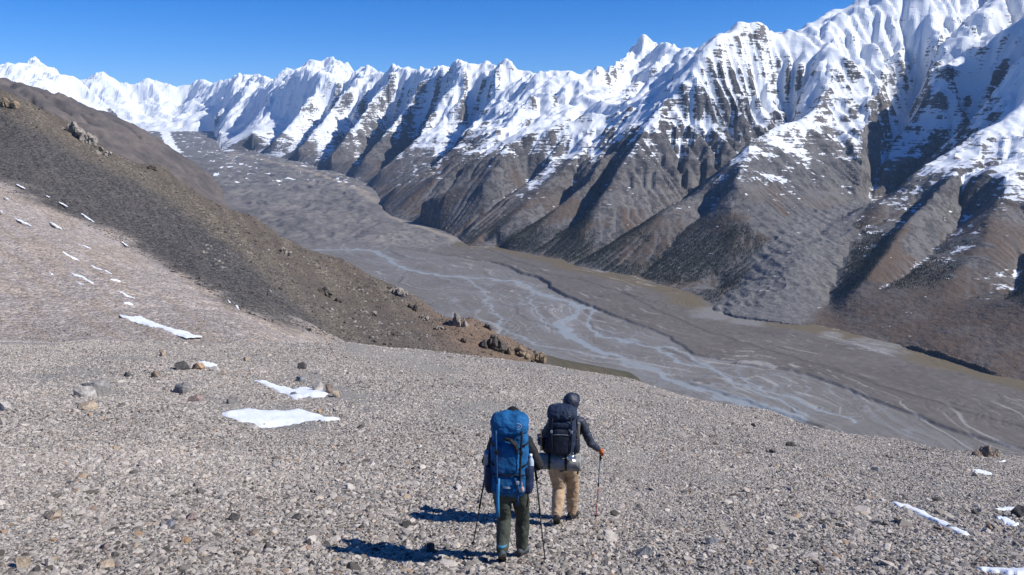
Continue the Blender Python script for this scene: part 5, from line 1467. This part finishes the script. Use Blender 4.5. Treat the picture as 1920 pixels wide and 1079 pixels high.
for s in (-1, 1):
    def f_side(bm, s=s): soft_block(bm, .11, .19, [(-.03, .6, .6, 0), (.0, .95, .95, 0), (.10, 1.05, 1.05, 0), (.20, .95, .95, 0)], c=(.185 * s, .01), expo=2.6)
    pb(f_side, 'side_pocket', DARK2, voxel=.010, wr=.007, ws=10, sd=67 + s)
    def f_ls(bm, s=s): ribbon(bm, [(.11 * s, -.168, .56), (.125 * s, -.165, .48), (.13 * s, -.168, .35), (.125 * s, -.178, .18), (.11 * s, -.175, .02)], .02, .005)
    st = pb(f_ls, 'lid_strap', BLACK)
    def f_bk(bm, s=s): add_box(bm, (.13 * s, -.178, .335), (.03, .014, .045), bev=.004)
    pb(f_bk, 'buckle', plain('grey_buckle', (.22, .25, .29), .4), parent=st)
    def f_cs(bm, s=s): ribbon(bm, [(.19 * s, .10, .36), (.195 * s, 0, .35), (.18 * s, -.10, .33), (.13 * s, -.155, .32)], .018, .005, (0, 0, 1))
    pb(f_cs, 'compression_strap', BLACK)
    def f_sh(bm, s=s): ribbon(bm, [(.075 * s, .11, .40), (.12 * s, .21, .48), (.15 * s, .33, .43), (.16 * s, .40, .27), (.175 * s, .34, .10), (.185 * s, .20, .0), (.19 * s, .11, -.03)], .06, .018, (1, 0, 0))
    pb(f_sh, 'shoulder_strap', BLACK)
    def f_hb(bm, s=s): ribbon(bm, [(.12 * s, .11, -.06), (.20 * s, .17, -.07), (.23 * s, .27, -.08), (.18 * s, .37, -.09), (.06 * s, .41, -.10)], .08, .022, (0, 0, 1))
    pb(f_hb, 'hip_belt', BLACK)
def f_load(bm): ribbon(bm, [(.165, -.02, .58), (.19, .08, .52), (.185, .16, .47)], .014, .004, (0, 0, 1))
pb(f_load, 'load_strap', GREYW)
def f_dang(bm): ribbon(bm, [(.20, .02, -.06), (.225, -.02, -.16), (.225, -.03, -.28), (.215, -.04, -.36)], .024, .006)
pb(f_dang, 'hanging_strap', BLACK)
def f_dang2(bm): ribbon(bm, [(-.20, .0, -.12), (-.21, -.04, -.2), (-.235, -.06, -.27)], .022, .008)
pb(f_dang2, 'hanging_strap', BLACK)
def f_emb(bm):
    pts = [(.09 + .032 * math.cos(t), -.170 + .012 * abs(math.cos(t)), .605 + .032 * math.sin(t)) for t in np.linspace(0, 6.283, 19)]
    add_tube(bm, pts, [.0022] * len(pts), 6, False)
    add_tube(bm, [(.07, -.172, .595), (.09, -.175, .62), (.098, -.175, .602), (.11, -.168, .612)], [.002] * 4, 6, False)
pb(f_emb, 'emblem', GREYW, parent=lid)
# bedroll slung under the pack
br = local_root('bedroll', ROOT_B, YAW_B, (PBB[0] - .045, PBB[1] - .03, PBB[2] - .145), 'grey rolled sleeping mat strapped under the dark backpack', 'bedroll')
bm = bmesh.new(); xs_ = [-.30, -.27, -.20, -.115, -.105, -.03, .02, .10, .112, .17, .24, .285, .30]
rr_ = [.085, .102, .106, .100, .099, .108, .108, .100, .099, .108, .11, .104, .085]
add_tube(bm, [(x, 0, -.015 * (x + .3)) for x in xs_], rr_, 22, False)
me_ = fuse(bm, .009, 1, .006, 12, 71); new_obj('mat_roll', me_, fabric('grey_mat', (.235, .235, .22), .85, 40, .3), br)
for x in (-.11, .105):
    bm = bmesh.new(); ring = [(x, .104 * math.cos(t), -.015 * (x + .3) + .104 * math.sin(t)) for t in np.linspace(0, 2 * math.pi, 25)]
    ribbon(bm, ring, .026, .006, (1, 0, 0)); st = bm_obj('strap', bm, BLACK, br)
    bm = bmesh.new(); add_box(bm, (x, -.106, .02), (.034, .012, .03), bev=.003); bm_obj('buckle', bm, BLACKP, st)
mg = local_root('steel_mug', ROOT_B, YAW_B, (PBB[0] + .13, PBB[1] - .16, PBB[2] - .035), 'small silver mug hanging on the dark backpack above the bedroll', 'mug')
bm = bmesh.new(); rings = []
ax = Vector((.8, -.5, .05)).normalized(); fr = frames([ax * -.045, ax * .045]); p0, u_, w_ = fr[0]; p1 = fr[1][0]
def _rg(p, r_): return [p + u_ * (r_ * math.cos(2 * math.pi * k / 24)) + w_ * (r_ * math.sin(2 * math.pi * k / 24)) for k in range(24)]
add_ring_loft(bm, [_rg(p0, .001), _rg(p0, .040), _rg(p0 + ax * .004, .042), _rg(p1, .042), _rg(p1, .0395), _rg(p0 + ax * .006, .0395), _rg(p0 + ax * .006, .001)], False); bm_obj('cup', bm, ALU, mg)
bm = bmesh.new(); add_tube(bm, [p0 * .6 + w_ * .042, p0 * .6 + w_ * .068, p1 * .6 + w_ * .068, p1 * .6 + w_ * .042], [.004] * 4, 8); bm_obj('handle', bm, ALU, mg)
sd_ = local_root('sandals', ROOT_B, YAW_B, (PBB[0] - .235, PBB[1] - .02, PBB[2] + .02), 'pair of dark sandals hanging on the left side of the dark backpack', 'sandals')
for q in range(2):
    bm = bmesh.new(); lo = []
    for x, w in ((0, .028), (.06, .034), (.14, .030), (.20, .040), (.25, .036), (.275, .018)): lo.append((x, w))
    ringp = [Vector((-.02 * q, -.03 + w, x)) for x, w in lo] + [Vector((-.02 * q, -.03 - w, x)) for x, w in reversed(lo)]
    add_ring_loft(bm, [ringp, [p + Vector((-.016, 0, 0)) for p in ringp]]); so = bm_obj('sandal_sole', bm, plain('tan_sandal_edge', (.20, .155, .11), .8) if q else BLACKP, sd_, False)
    bm = bmesh.new(); ribbon(bm, [(-.02 * q - .008, -.065, .19), (-.02 * q - .05, -.05, .19), (-.02 * q - .06, -.03, .19), (-.02 * q - .05, -.01, .19), (-.02 * q - .008, .006, .19)], .03, .004, (0, 0, 1)); bm_obj('sandal_strap', bm, GREYW, sd_)
    bm = bmesh.new(); ribbon(bm, [(-.02 * q - .008, -.06, .07), (-.02 * q - .045, -.05, .085), (-.02 * q - .05, -.03, .09), (-.02 * q - .045, -.01, .085), (-.02 * q - .008, .0, .07)], .024, .004, (0, 0, 1)); bm_obj('sandal_strap', bm, GREYW, sd_)
fl = local_root('tent_poles', ROOT_B, YAW_B, (PBB[0] + .205, PBB[1] + .0, PBB[2] + .03), 'pale bundle of tent poles in the right side pocket of the dark backpack', 'tent poles')
for q, (dx, dy) in enumerate(((0, 0), (.016, .006), (.006, .018), (-.01, .012))):
    bm = bmesh.new(); add_tube(bm, [(dx, dy, 0), (dx + .005, dy, .20), (dx + .012, dy + .01, .34)], [.007, .007, .007], 8); bm_obj('pole_section', bm, (ALU, plain('tan_wood', (.32, .22, .13), .6), GREYW, ALU)[q], fl)
tipB = Vector(hit(1117, 976)[0])
pole('blue and red trekking pole in the right hand of the hooded walker', hand_world(ROOT_B, YAW_B, J_B['wr_r'], J_B['el_r']), tipB, (BLUEP, REDP, BLACKP, STEEL), 'trekking poles')
# ------------------------------------------------------------------ rocks one can pick out
def rock_mat(name, col, scale=1.0, var=.35):
    k = NT(name); co = k.coord('Object')
    n = k.noise(co, 6.0 / scale, 6, .65); m = k.noise(co, 26.0 / scale, 4, .6)
    c = k.mix(k.smooth(n, .32, .7), tuple(q * (1 - var) for q in col), tuple(min(1, q * (1 + var)) for q in col))
    k.col(k.mix(k.math('MULTIPLY', k.smooth(m, .45, .7), .4), c, tuple(q * .55 for q in col)))
    k.normal(k.bump(k.math('ADD', n, k.math('MULTIPLY', m, .4)), .9, .04 * scale)); return k.m
RM = {k_: rock_mat('rock_' + k_, c) for k_, c in dict(pale=(.42, .385, .345), grey=(.25, .235, .22), dark=(.085, .08, .076), tan=(.38, .305, .225), orange=(.36, .245, .155), brown=(.21, .165, .13), slate=(.20, .205, .215), red=(.24, .185, .17)).items()}

def rock_mesh(seed, shape, pts=26, rough=.10):
    rng = random.Random(seed); bm = bmesh.new()
    for _ in range(pts):
        v = Vector((rng.gauss(0, 1), rng.gauss(0, 1), rng.gauss(0, 1))).normalized() * rng.uniform(.42, .52)
        v = Vector([math.copysign(abs(c) ** .78, c) for c in v]) * .85
        bm.verts.new(v)
    r_ = bmesh.ops.convex_hull(bm, input=bm.verts)
    bmesh.ops.delete(bm, geom=[e for e in r_['geom_interior'] if isinstance(e, bmesh.types.BMVert)], context='VERTS')
    bmesh.ops.subdivide_edges(bm, edges=bm.edges, cuts=2, use_grid_fill=True)
    for v in bm.verts:
        d = mnoise.noise(v.co * 3.1 + Vector((seed, 0, 0))) * rough + mnoise.noise(v.co * 8.0 + Vector((0, seed, 0))) * rough * .4
        v.co += v.co.normalized() * d
        v.co = Vector((v.co.x * shape[0], v.co.y * shape[1], v.co.z * shape[2]))
    bmesh.ops.recalc_face_normals(bm, faces=bm.faces)
    me = bpy.data.meshes.new('boulder'); bm.to_mesh(me); bm.free(); return me

ROCKS = [  # photograph position of the foot, width and height in photograph pixels, colour, label
    (182, 740, 56, 40, 'grey', 'large dark grey boulder behind a pale one on the left of the slope'),
    (160, 745, 44, 27, 'pale', 'large pale boulder leaning against the dark grey boulder on the left'),
    (162, 768, 40, 21, 'tan', 'tan block just below the pair of large boulders on the left'),
    (167, 781, 11, 9, 'orange', 'small orange stone below the tan block on the left'),
    (9, 772, 26, 22, 'pale', 'pale boulder at the left edge of the picture'),
    (241, 706, 17, 12, 'dark', 'dark rock with a black shadow between the boulders and the flat slab'),
    (293, 708, 18, 15, 'brown', 'brown rock between the dark rock and the flat grey slab'),
    (344, 736, 38, 23, 'grey', 'flat grey slab tilted up with a dark underside'),
    (366, 753, 34, 17, 'red', 'pinkish slab lying just below the tilted grey slab'),
    (343, 693, 34, 20, 'dark', 'dark brown rock left of the tiny snow patch'),
    (372, 694, 24, 18, 'orange', 'orange rock touching the tiny snow patch'),
    (402, 696, 22, 11, 'pale', 'pale flat rock right below the tiny snow patch'),
    (419, 702, 12, 10, 'tan', 'small tan stone right of the pale flat rock below the tiny snow patch'),
    (305, 668, 12, 17, 'tan', 'upright tan stone near the brow of the slope'),
    (462, 676, 13, 10, 'tan', 'tan stone on the slope above the upper white snow patch'),
    (566, 692, 20, 14, 'dark', 'dark tilted slab near the brow above the snow patches'),
    (599, 700, 13, 9, 'pale', 'small pale stone right of the dark tilted slab near the brow'),
    (563, 716, 20, 13, 'slate', 'pale bluish slab above the upper snow patch'),
    (596, 735, 24, 20, 'pale', 'angular pale boulder at the right end of the upper snow patch'),
    (618, 738, 18, 22, 'brown', 'brown split boulder right of the upper snow patch'),
    (631, 744, 17, 14, 'tan', 'tan block farthest right beside the upper snow patch'),
    (436, 757, 24, 21, 'grey', 'jagged grey rock left of the upper snow patch'),
    (551, 741, 14, 7, 'slate', 'small stone lying in the middle of the upper snow patch'),
    (600, 776, 15, 9, 'orange', 'orange brown stone at the top edge of the lower snow patch'),
    (630, 772, 13, 10, 'pale', 'pale stone above the right tip of the lower snow patch'),
    (1869, 857, 13, 17, 'tan', 'narrow tan slab leaning beside the rock pillar at the right'),
    (1141, 1010, 36, 27, 'pale', 'pale boulder on the ground right of the walkers'),
    (1207, 1038, 34, 18, 'slate', 'flat dark slab right of the pale boulder near the walkers'),
    (1909, 973, 34, 27, 'dark', 'dark rock at the right edge between two small snow patches'),
    (1642, 883, 20, 10, 'slate', 'flat pale bluish stone on the right of the slope'),
    (1336, 1022, 34, 15, 'slate', 'flat blue grey slab low on the right of the walkers'),
    (1537, 1070, 26, 16, 'brown', 'dark brown rock low in the right half of the slope'),
    (1481, 835, 22, 9, 'dark', 'dark thin slab just below the brow right of the walkers'),
    (1412, 799, 11, 9, 'dark', 'small dark rock close to the brow right of the walkers'),
    (1447, 850, 15, 10, 'dark', 'dark rock below the thin slab on the right of the slope'),
    (1580, 806, 8, 7, 'brown', 'tiny brown rock sitting on the brow left of the rock pillar'),
    (190, 1030, 30, 22, 'red', 'reddish rock with a black shaded side in the lower left'),
    (358, 972, 27, 17, 'red', 'pink and dark rock in the lower left centre'),
    (315, 990, 34, 14, 'slate', 'dark flat rock beside the pink rock in the lower left'),
    (440, 972, 22, 17, 'dark', 'dark rounded rock right of the pink rock in the lower left'),
    (43, 1062, 34, 24, 'tan', 'tan boulder in the bottom left corner'),
    (67, 1072, 22, 17, 'dark', 'dark stone right of the tan boulder in the bottom left corner'),
    (91, 1062, 22, 20, 'pale', 'beige stone second right of the tan boulder in the bottom left corner'),
    (200, 1064, 38, 14, 'tan', 'flat tan rock at the bottom left'),
    (102, 971, 42, 16, 'tan', 'long tan slab on the left of the lower slope'),
    (417, 941, 20, 15, 'slate', 'dark grey rock above the rounded dark rock in the lower left'),
    (480, 1005, 27, 14, 'brown', 'brown flat rock left of the walkers'),
    (350, 1017, 24, 12, 'orange', 'orange tinted flat rock below the pink rock in the lower left'),
    (557, 975, 20, 14, 'dark', 'dark rock between the lower snow patch and the walkers'),
]
_h = hit([q[0] for q in ROCKS], [q[1] for q in ROCKS])
for i, (px, py, w, h, cn, lab) in enumerate(ROCKS):
    p = _h[i]; dist = p[1] * CP - p[2] * SP
    W, Hh = w / FPX * dist, h / FPX * dist * 1.12
    pil = 'pillar' in lab and 'beside' not in lab
    me = rock_mesh(300 + i, (W, W * random.Random(i).uniform(.7, 1.0), Hh * (1.25 if not pil else 1.2)), 20 if W > .25 else 15, .05 if not pil else .12)
    o = new_obj('boulder', me, RM[cn]); o.location = (p[0], p[1], p[2] + Hh * .20)
    rr = random.Random(i + 50); o.rotation_euler = (rr.uniform(-.2, .2), rr.uniform(-.25, .25), rr.uniform(-.5, .5))
    tag(o, lab, 'rock', 'rocks on the scree slope')

# ---- the three hundred largest loose stones near the walkers, pieces of the slope
_hs = [hull_stone(900 + q, 18) for q in range(9)]
for m_ in _hs: m_.materials.append(M_STONE_OBJ)
_r3 = random.Random(31); cnt = 0
feet = [(ROOT_A.x, ROOT_A.y), (ROOT_B.x, ROOT_B.y)]
while cnt < 300:
    y = math.sqrt(_r3.uniform(6.6 ** 2, 14.5 ** 2)); x = _r3.uniform(-.70, .70) * y
    if any(math.hypot(x - a, y - b - .1) < .42 for a, b in feet): continue
    s = _r3.uniform(.07, .125) if y < 10 else _r3.uniform(.09, .16)
    o = bpy.data.objects.new('stone', _hs[cnt % 9]); link(o); o.parent = scree
    o.location = (x, y, float(slope_z(np.array([x]), np.array([y]))[0]) + s * .12)
    o.rotation_euler = (_r3.gauss(0, .3), _r3.gauss(0, .3), _r3.uniform(0, 6.28)); o.scale = (s * _r3.uniform(.9, 1.4), s * _r3.uniform(.75, 1.1), s * _r3.uniform(.6, 1.0))
    cnt += 1

# ------------------------------------------------------------------ crags on the spur
CRAG_PALE = rock_mat('crag_pale', (.27, .24, .205), 22.0); CRAG_DARK = rock_mat('crag_dark', (.10, .085, .072), 22.0); CRAG_TAN = rock_mat('crag_tan', (.23, .175, .12), 22.0); CRAG_RED = rock_mat('crag_red', (.20, .125, .085), 22.0)
def crag(px, py, w, h, mat, lab, seed, n=9, y0=120.0):
    p = hit([px], [py], y0)[0]; dist = p[1] * CP - p[2] * SP
    W, Hh = 1.25 * w / FPX * dist, 1.2 * h / FPX * dist
    rng = random.Random(seed); bm = bmesh.new()
    for k in range(n * 2):
        s = rng.uniform(.16, .40); cx = rng.gauss(0, .27) * W; cz = rng.uniform(-.25, .42) * Hh * max(.15, 1 - 1.5 * abs(cx) / W)
        b2 = bmesh.new()
        for _ in range(14):
            v = Vector((rng.gauss(0, 1), rng.gauss(0, 1), rng.gauss(0, 1))).normalized() * .5
            b2.verts.new(Vector((v.x * W * s * 1.1 + cx, v.y * W * s * 1.2 + rng.uniform(-.1, .1) * W, v.z * Hh * s * 1.8 + cz)))
        r_ = bmesh.ops.convex_hull(b2, input=b2.verts)
        bmesh.ops.delete(b2, geom=[e for e in r_['geom_interior'] if isinstance(e, bmesh.types.BMVert)], context='VERTS')
        tm = bpy.data.meshes.new('t'); b2.to_mesh(tm); b2.free(); bm.from_mesh(tm); bpy.data.meshes.remove(tm)
    me = fuse(bm, max(W, Hh) / 52.0, 0, max(W, Hh) * .014, 16.0 / max(W, Hh), seed)
    me.polygons.foreach_set('use_smooth', [False] * len(me.polygons))
    o = new_obj('crag', me, mat); o.location = (p[0], p[1] + W * .12, p[2] - Hh * .02); o.rotation_euler = (0, 0, rng.uniform(-.3, .3))
    tag(o, lab, 'crag', 'rock outcrops on the spur')
PILLAR = rock_mat('pillar_rock', (.26, .205, .16), 1.6)
crag(1850, 858, 34, 31, PILLAR, 'tall pillar of rock standing on the brow at the right', 77, 9, 8.0)
for a in ((135, 255, 34, 34, CRAG_PALE, 'pale crag on the skyline of the spur, left half of the pair', 1, 10), (158, 268, 30, 30, CRAG_PALE, 'pale crag on the skyline of the spur, right half of the pair', 2, 9),
          (8, 205, 26, 30, CRAG_TAN, 'brown crag on the skyline at the left edge', 3, 8), (188, 292, 22, 18, CRAG_PALE, 'small pale crag below the skyline pair', 4, 6),
          (284, 325, 16, 12, CRAG_DARK, 'small dark crag on the spur crest above the glacier bend', 5, 6), (404, 385, 22, 14, CRAG_DARK, 'dark crag where the spur crest meets the brown hillside', 6, 7),
          (608, 556, 30, 26, CRAG_DARK, 'dark hollowed crag in the middle of the spur', 7, 8), (632, 568, 16, 12, CRAG_DARK, 'small dark crag right below the hollowed crag', 8, 5),
          (530, 480, 22, 16, CRAG_PALE, 'small pale crag high on the spur above the river bend', 9, 6), (680, 585, 26, 18, CRAG_PALE, 'pale rock pile left of the chain of crags', 10, 7),
          (748, 562, 34, 24, CRAG_PALE, 'highest crag of the chain running down the spur', 11, 9), (772, 584, 22, 18, CRAG_DARK, 'second crag of the chain running down the spur', 12, 7),
          (795, 600, 24, 16, CRAG_PALE, 'third crag of the chain running down the spur', 13, 7), (822, 618, 16, 12, CRAG_PALE, 'lowest crag of the chain running down the spur', 14, 6),
          (858, 612, 26, 36, CRAG_PALE, 'upright pale crag on the orange slope', 15, 9), (868, 640, 16, 16, CRAG_DARK, 'dark rock at the foot of the upright pale crag', 16, 6),
          (925, 655, 44, 40, CRAG_DARK, 'large dark crag low on the orange slope', 17, 11), (915, 622, 16, 14, CRAG_DARK, 'small dark pinnacle above the large dark crag', 18, 5),
          (975, 672, 40, 34, CRAG_TAN, 'tan crag forming the lower end of the spur, left part', 19, 10), (1004, 684, 30, 26, CRAG_TAN, 'tan crag forming the lower end of the spur, right part', 20, 9),
          (735, 628, 14, 10, CRAG_DARK, 'dark rock on the smooth scree above the brow', 21, 5)):
    crag(*a)

# ------------------------------------------------------------------ snow lying on the near slopes
def snow_material():
    k = NT('old_snow'); co = k.coord('Object')
    n = k.noise(k.mapping(co, (1.2, 5.0, 1.2)), 1.0, 5, .6); m = k.noise(co, 14.0, 4, .6)
    k.col(k.mix(k.smooth(m, .54, .74), (.76, .79, .83), (.52, .50, .48))); k.rough(.7)
    k.b.inputs['Subsurface Weight'].default_value = 0.0
    k.normal(k.bump(k.math('ADD', n, k.math('MULTIPLY', m, .3)), .6, .06)); return k.m
M_SNOW = snow_material()
def snow_patch(top, bot, label, y0=5.0, n=40, m=9, seed=0, lift=1.0, rag=1.0):
    """a sheet between its upper and lower outline (photograph points), lying on the slope"""
    def res(q):
        q = np.array(q, float); d = np.r_[0, np.cumsum(np.hypot(*np.diff(q, axis=0).T))]; t = np.linspace(0, d[-1], n)
        return np.stack([np.interp(t, d, q[:, 0]), np.interp(t, d, q[:, 1])], 1)
    A, B = res(top), res(bot)
    hgt = np.hypot(*(A - B).T).max()
    tt = np.linspace(0, 1, n)
    ja = vnoise(tt * 7 + seed * 3.7, tt * 0 + seed, 501) + .5 * vnoise(tt * 19 + seed, tt * 0 + 3.3, 503)
    jb = vnoise(tt * 7 + seed * 5.1, tt * 0 + seed + 7, 505) + .5 * vnoise(tt * 19 + seed, tt * 0 + 9.3, 507)
    A[:, 1] += ja * rag * min(hgt * .16, 3.2); B[:, 1] += jb * rag * min(hgt * .16, 3.2)
    B[:, 1] = np.maximum(B[:, 1], A[:, 1] + .25)
    s = np.linspace(0, 1, m)
    Q = A[:, None] * (1 - s)[None, :, None] + B[:, None] * s[None, :, None]
    p = hit(Q[..., 0].ravel(), Q[..., 1].ravel(), y0)
    p[:, 2] = np.maximum(p[:, 2], slope_base(p[:, 0], p[:, 1]) - .1)
    dist = p[:, 1].mean()
    e = (np.minimum(1, np.minimum(s, 1 - s) * 4.5)[None] * np.minimum(1, np.minimum(tt, 1 - tt) * 14)[:, None]).ravel()
    wob = fbm(p[:, 0] / dist * 20, p[:, 1] / dist * 8, 1.0, 3, 511 + seed)
    p[:, 2] += (-.015 + e * (.05 + .015 * wob) * lift) * (1.0 if dist < 60 else 2.4)
    o = mesh_np('snow_patch', p, grid_faces(n, m), M_SNOW)
    return tag(o, label, 'snow patch', 'old snow patches on the near slopes')
def streak(a, b, hw, label, y0=60.0, seed=0, bow=.0, lift=1.0, n=26):
    t = np.linspace(0, 1, 12); x = a[0] + (b[0] - a[0]) * t; y = a[1] + (b[1] - a[1]) * t + bow * np.sin(math.pi * t) + vnoise(t * 3 + seed, t * 0, 521) * hw * .8
    w = .8 * hw * (np.sin(math.pi * np.clip(t * .92 + .04, 0, 1)) ** .6) * (1 + .4 * vnoise(t * 5 + seed * 2.3, t * 0, 523))
    snow_patch(list(zip(x, y - w)), list(zip(x, y + w)), label, y0, n, 5, seed, lift)
snow_patch([(224, 589), (250, 592), (262, 590), (276, 598), (300, 608), (330, 617), (360, 625), (379, 629)], [(226, 591), (245, 601), (265, 606), (290, 615), (320, 624), (350, 632), (365, 633), (379, 631)], 'long tapering snow patch on the pink gravel flank beyond the brow', 60, 70, 9, 1)
snow_patch([(371, 679), (385, 678), (398, 680), (409, 684)], [(371, 681), (382, 687), (396, 690), (408, 689)], 'tiny snow patch beside the orange rock', 8, 26, 7, 2)
snow_patch([(468, 711), (490, 713), (520, 719), (548, 728), (575, 725), (600, 732), (620, 737)], [(470, 714), (492, 721), (512, 730), (532, 742), (556, 749), (590, 748), (618, 741)], 'upper of the two bright snow patches left of the walkers', 8, 60, 11, 3)
snow_patch([(411, 775), (435, 769), (458, 764), (500, 768), (560, 766), (600, 778), (643, 788)], [(412, 778), (430, 786), (452, 794), (490, 803), (530, 799), (580, 794), (642, 790)], 'lower and larger of the two bright snow patches left of the walkers', 8, 70, 13, 4)
snow_patch([(1666, 941), (1700, 946), (1735, 960), (1765, 978), (1795, 992), (1822, 1004)], [(1668, 944), (1700, 956), (1733, 971), (1765, 990), (1795, 1004), (1821, 1008)], 'long slanting snow strip on the right of the slope', 6, 60, 9, 5)
snow_patch([(1821, 881), (1838, 880), (1856, 886), (1863, 891)], [(1822, 883), (1835, 891), (1850, 894), (1862, 893)], 'small oval snow patch below the rock pillar', 8, 26, 7, 6)
snow_patch([(1862, 956), (1880, 950), (1900, 949), (1906, 953)], [(1863, 958), (1880, 960), (1895, 959), (1905, 957)], 'upper small snow patch beside the dark rock at the right edge', 8, 26, 7, 7)
snow_patch([(1864, 971), (1885, 973), (1900, 979), (1912, 983)], [(1866, 974), (1885, 984), (1898, 990), (1911, 987)], 'lower small snow patch beside the dark rock at the right edge', 8, 26, 7, 8)
snow_patch([(1822, 1071), (1860, 1069), (1900, 1073), (1960, 1078)], [(1830, 1077), (1860, 1085), (1900, 1090), (1955, 1092)], 'snow patch cut by the bottom right corner of the picture', 5, 36, 7, 9)
streak((1868, 866), (1886, 866), 1.2, 'thin line of snow just below the rock pillar', 8, 10)
ORD = ['first', 'second', 'third', 'fourth', 'fifth', 'sixth', 'seventh', 'eighth', 'ninth', 'tenth', 'eleventh', 'twelfth', 'thirteenth', 'fourteenth', 'fifteenth', 'sixteenth']
DK = [((30, 345), (48, 353), 1.5), ((86, 366), (94, 370), .9), ((110, 378), (127, 387), 1.4), ((152, 400), (177, 416), 1.8), ((227, 452), (240, 461), 1.5)]
for i, (a, b, w) in enumerate(DK): streak(a, b, w, 'narrow snow streak on the dark scree, %s from the left' % ORD[i], 100, 20 + i)
PK = [((8, 369), (17, 374), 1.2), ((0, 394), (6, 398), 1.4), ((27, 408), (59, 423), 2.0), ((94, 416), (116, 429), 2.2), ((145, 461), (172, 472), 1.9), ((116, 476), (150, 490), 1.9), ((168, 500), (211, 521), 2.0), ((92, 514), (101, 519), 1.6),
      ((133, 517), (177, 537), 2.6), ((142, 532), (161, 539), 1.2), ((207, 533), (227, 536), 1.6), ((223, 550), (254, 560), 1.6), ((230, 568), (251, 571), 1.9), ((427, 569), (434, 573), 1.0), ((439, 574), (449, 581), 1.3)]
for i, (a, b, w) in enumerate(sorted(PK, key=lambda q: q[0][1])): streak(a, b, w, 'narrow snow streak on the pink gravel flank, %s from the top' % ORD[i], 60, 40 + i)

# ------------------------------------------------------------------ spruce forest at the foot of the mountains, one mass from here
def build_forest():
    rng = np.random.default_rng(3)
    w = np.clip(forest, 0, 1) * (rm / 4000.0) ** 2 * (forest > .25)
    w = np.where((Tm > -0.06) & (Tm < .70), w, 0).ravel(); w = w / w.sum()
    n = 20000
    idx = rng.choice(len(w), n, p=w)
    c = V[idx].copy(); cs = (rm.ravel()[idx] * .0022)
    c[:, 0] += rng.uniform(-.6, .6, n) * cs; c[:, 1] += rng.uniform(-.6, .6, n) * cs
    c[:, 2] -= 2.5
    hh = rng.uniform(6, 15, n); rr = hh * rng.uniform(.16, .24, n)
    k = 5; ang = np.arange(k) * 2 * math.pi / k
    off = rng.random(n) * 6.28
    base = np.stack([c[:, None, 0] + rr[:, None] * np.cos(ang[None] + off[:, None]), c[:, None, 1] + rr[:, None] * np.sin(ang[None] + off[:, None]), np.repeat(c[:, None, 2] + hh[:, None] * .08, k, 1)], -1)
    top = c.copy(); top[:, 2] += hh
    v = np.concatenate([base, top[:, None]], 1).reshape(-1, 3)
    b0 = np.arange(n)[:, None] * (k + 1)
    f = np.stack([b0 + np.arange(k)[None], b0 + (np.arange(k)[None] + 1) % k, np.repeat(b0 + k, k, 1)], -1).reshape(-1, 3)
    tone = np.repeat(rng.random(n), k + 1)
    kx = NT('spruce_needles'); kx.col(kx.ramp(kx.attr('tone'), [(0, (.016, .021, .015)), (.6, (.030, .034, .023)), (.85, (.050, .046, .028)), (1, (.085, .06, .035))]))
    o = mesh_np('forest', v, f, kx.m, False, dict(tone=tone))
    tag(o, 'dark spruce forest on the lower mountain slopes', None, None, 'stuff')
build_forest()
# ------------------------------------------------------------------ thin mountain air
def build_haze():
    bm = bmesh.new(); bmesh.ops.create_cube(bm, size=1.0)
    me = bpy.data.meshes.new('haze'); bm.to_mesh(me); bm.free()
    o = link(bpy.data.objects.new('haze', me))
    o.scale = (120000, 120000, 3800); o.location = (0, 20000, 970)
    m = bpy.data.materials.new('thin_blue_air'); m.use_nodes = True
    t = m.node_tree; t.nodes.remove(t.nodes['Principled BSDF'])
    v = t.nodes.new('ShaderNodeVolumePrincipled')
    v.inputs['Color'].default_value = (.42, .66, 1.0, 1)
    v.inputs['Density'].default_value = 1.05e-5
    v.inputs['Density Attribute'].default_value = ''
    v.inputs['Anisotropy'].default_value = 0.1
    t.links.new(v.outputs[0], t.nodes['Material Output'].inputs['Volume'])
    me.materials.append(m)
    tag(o, kind='stuff')
    return o
build_haze()
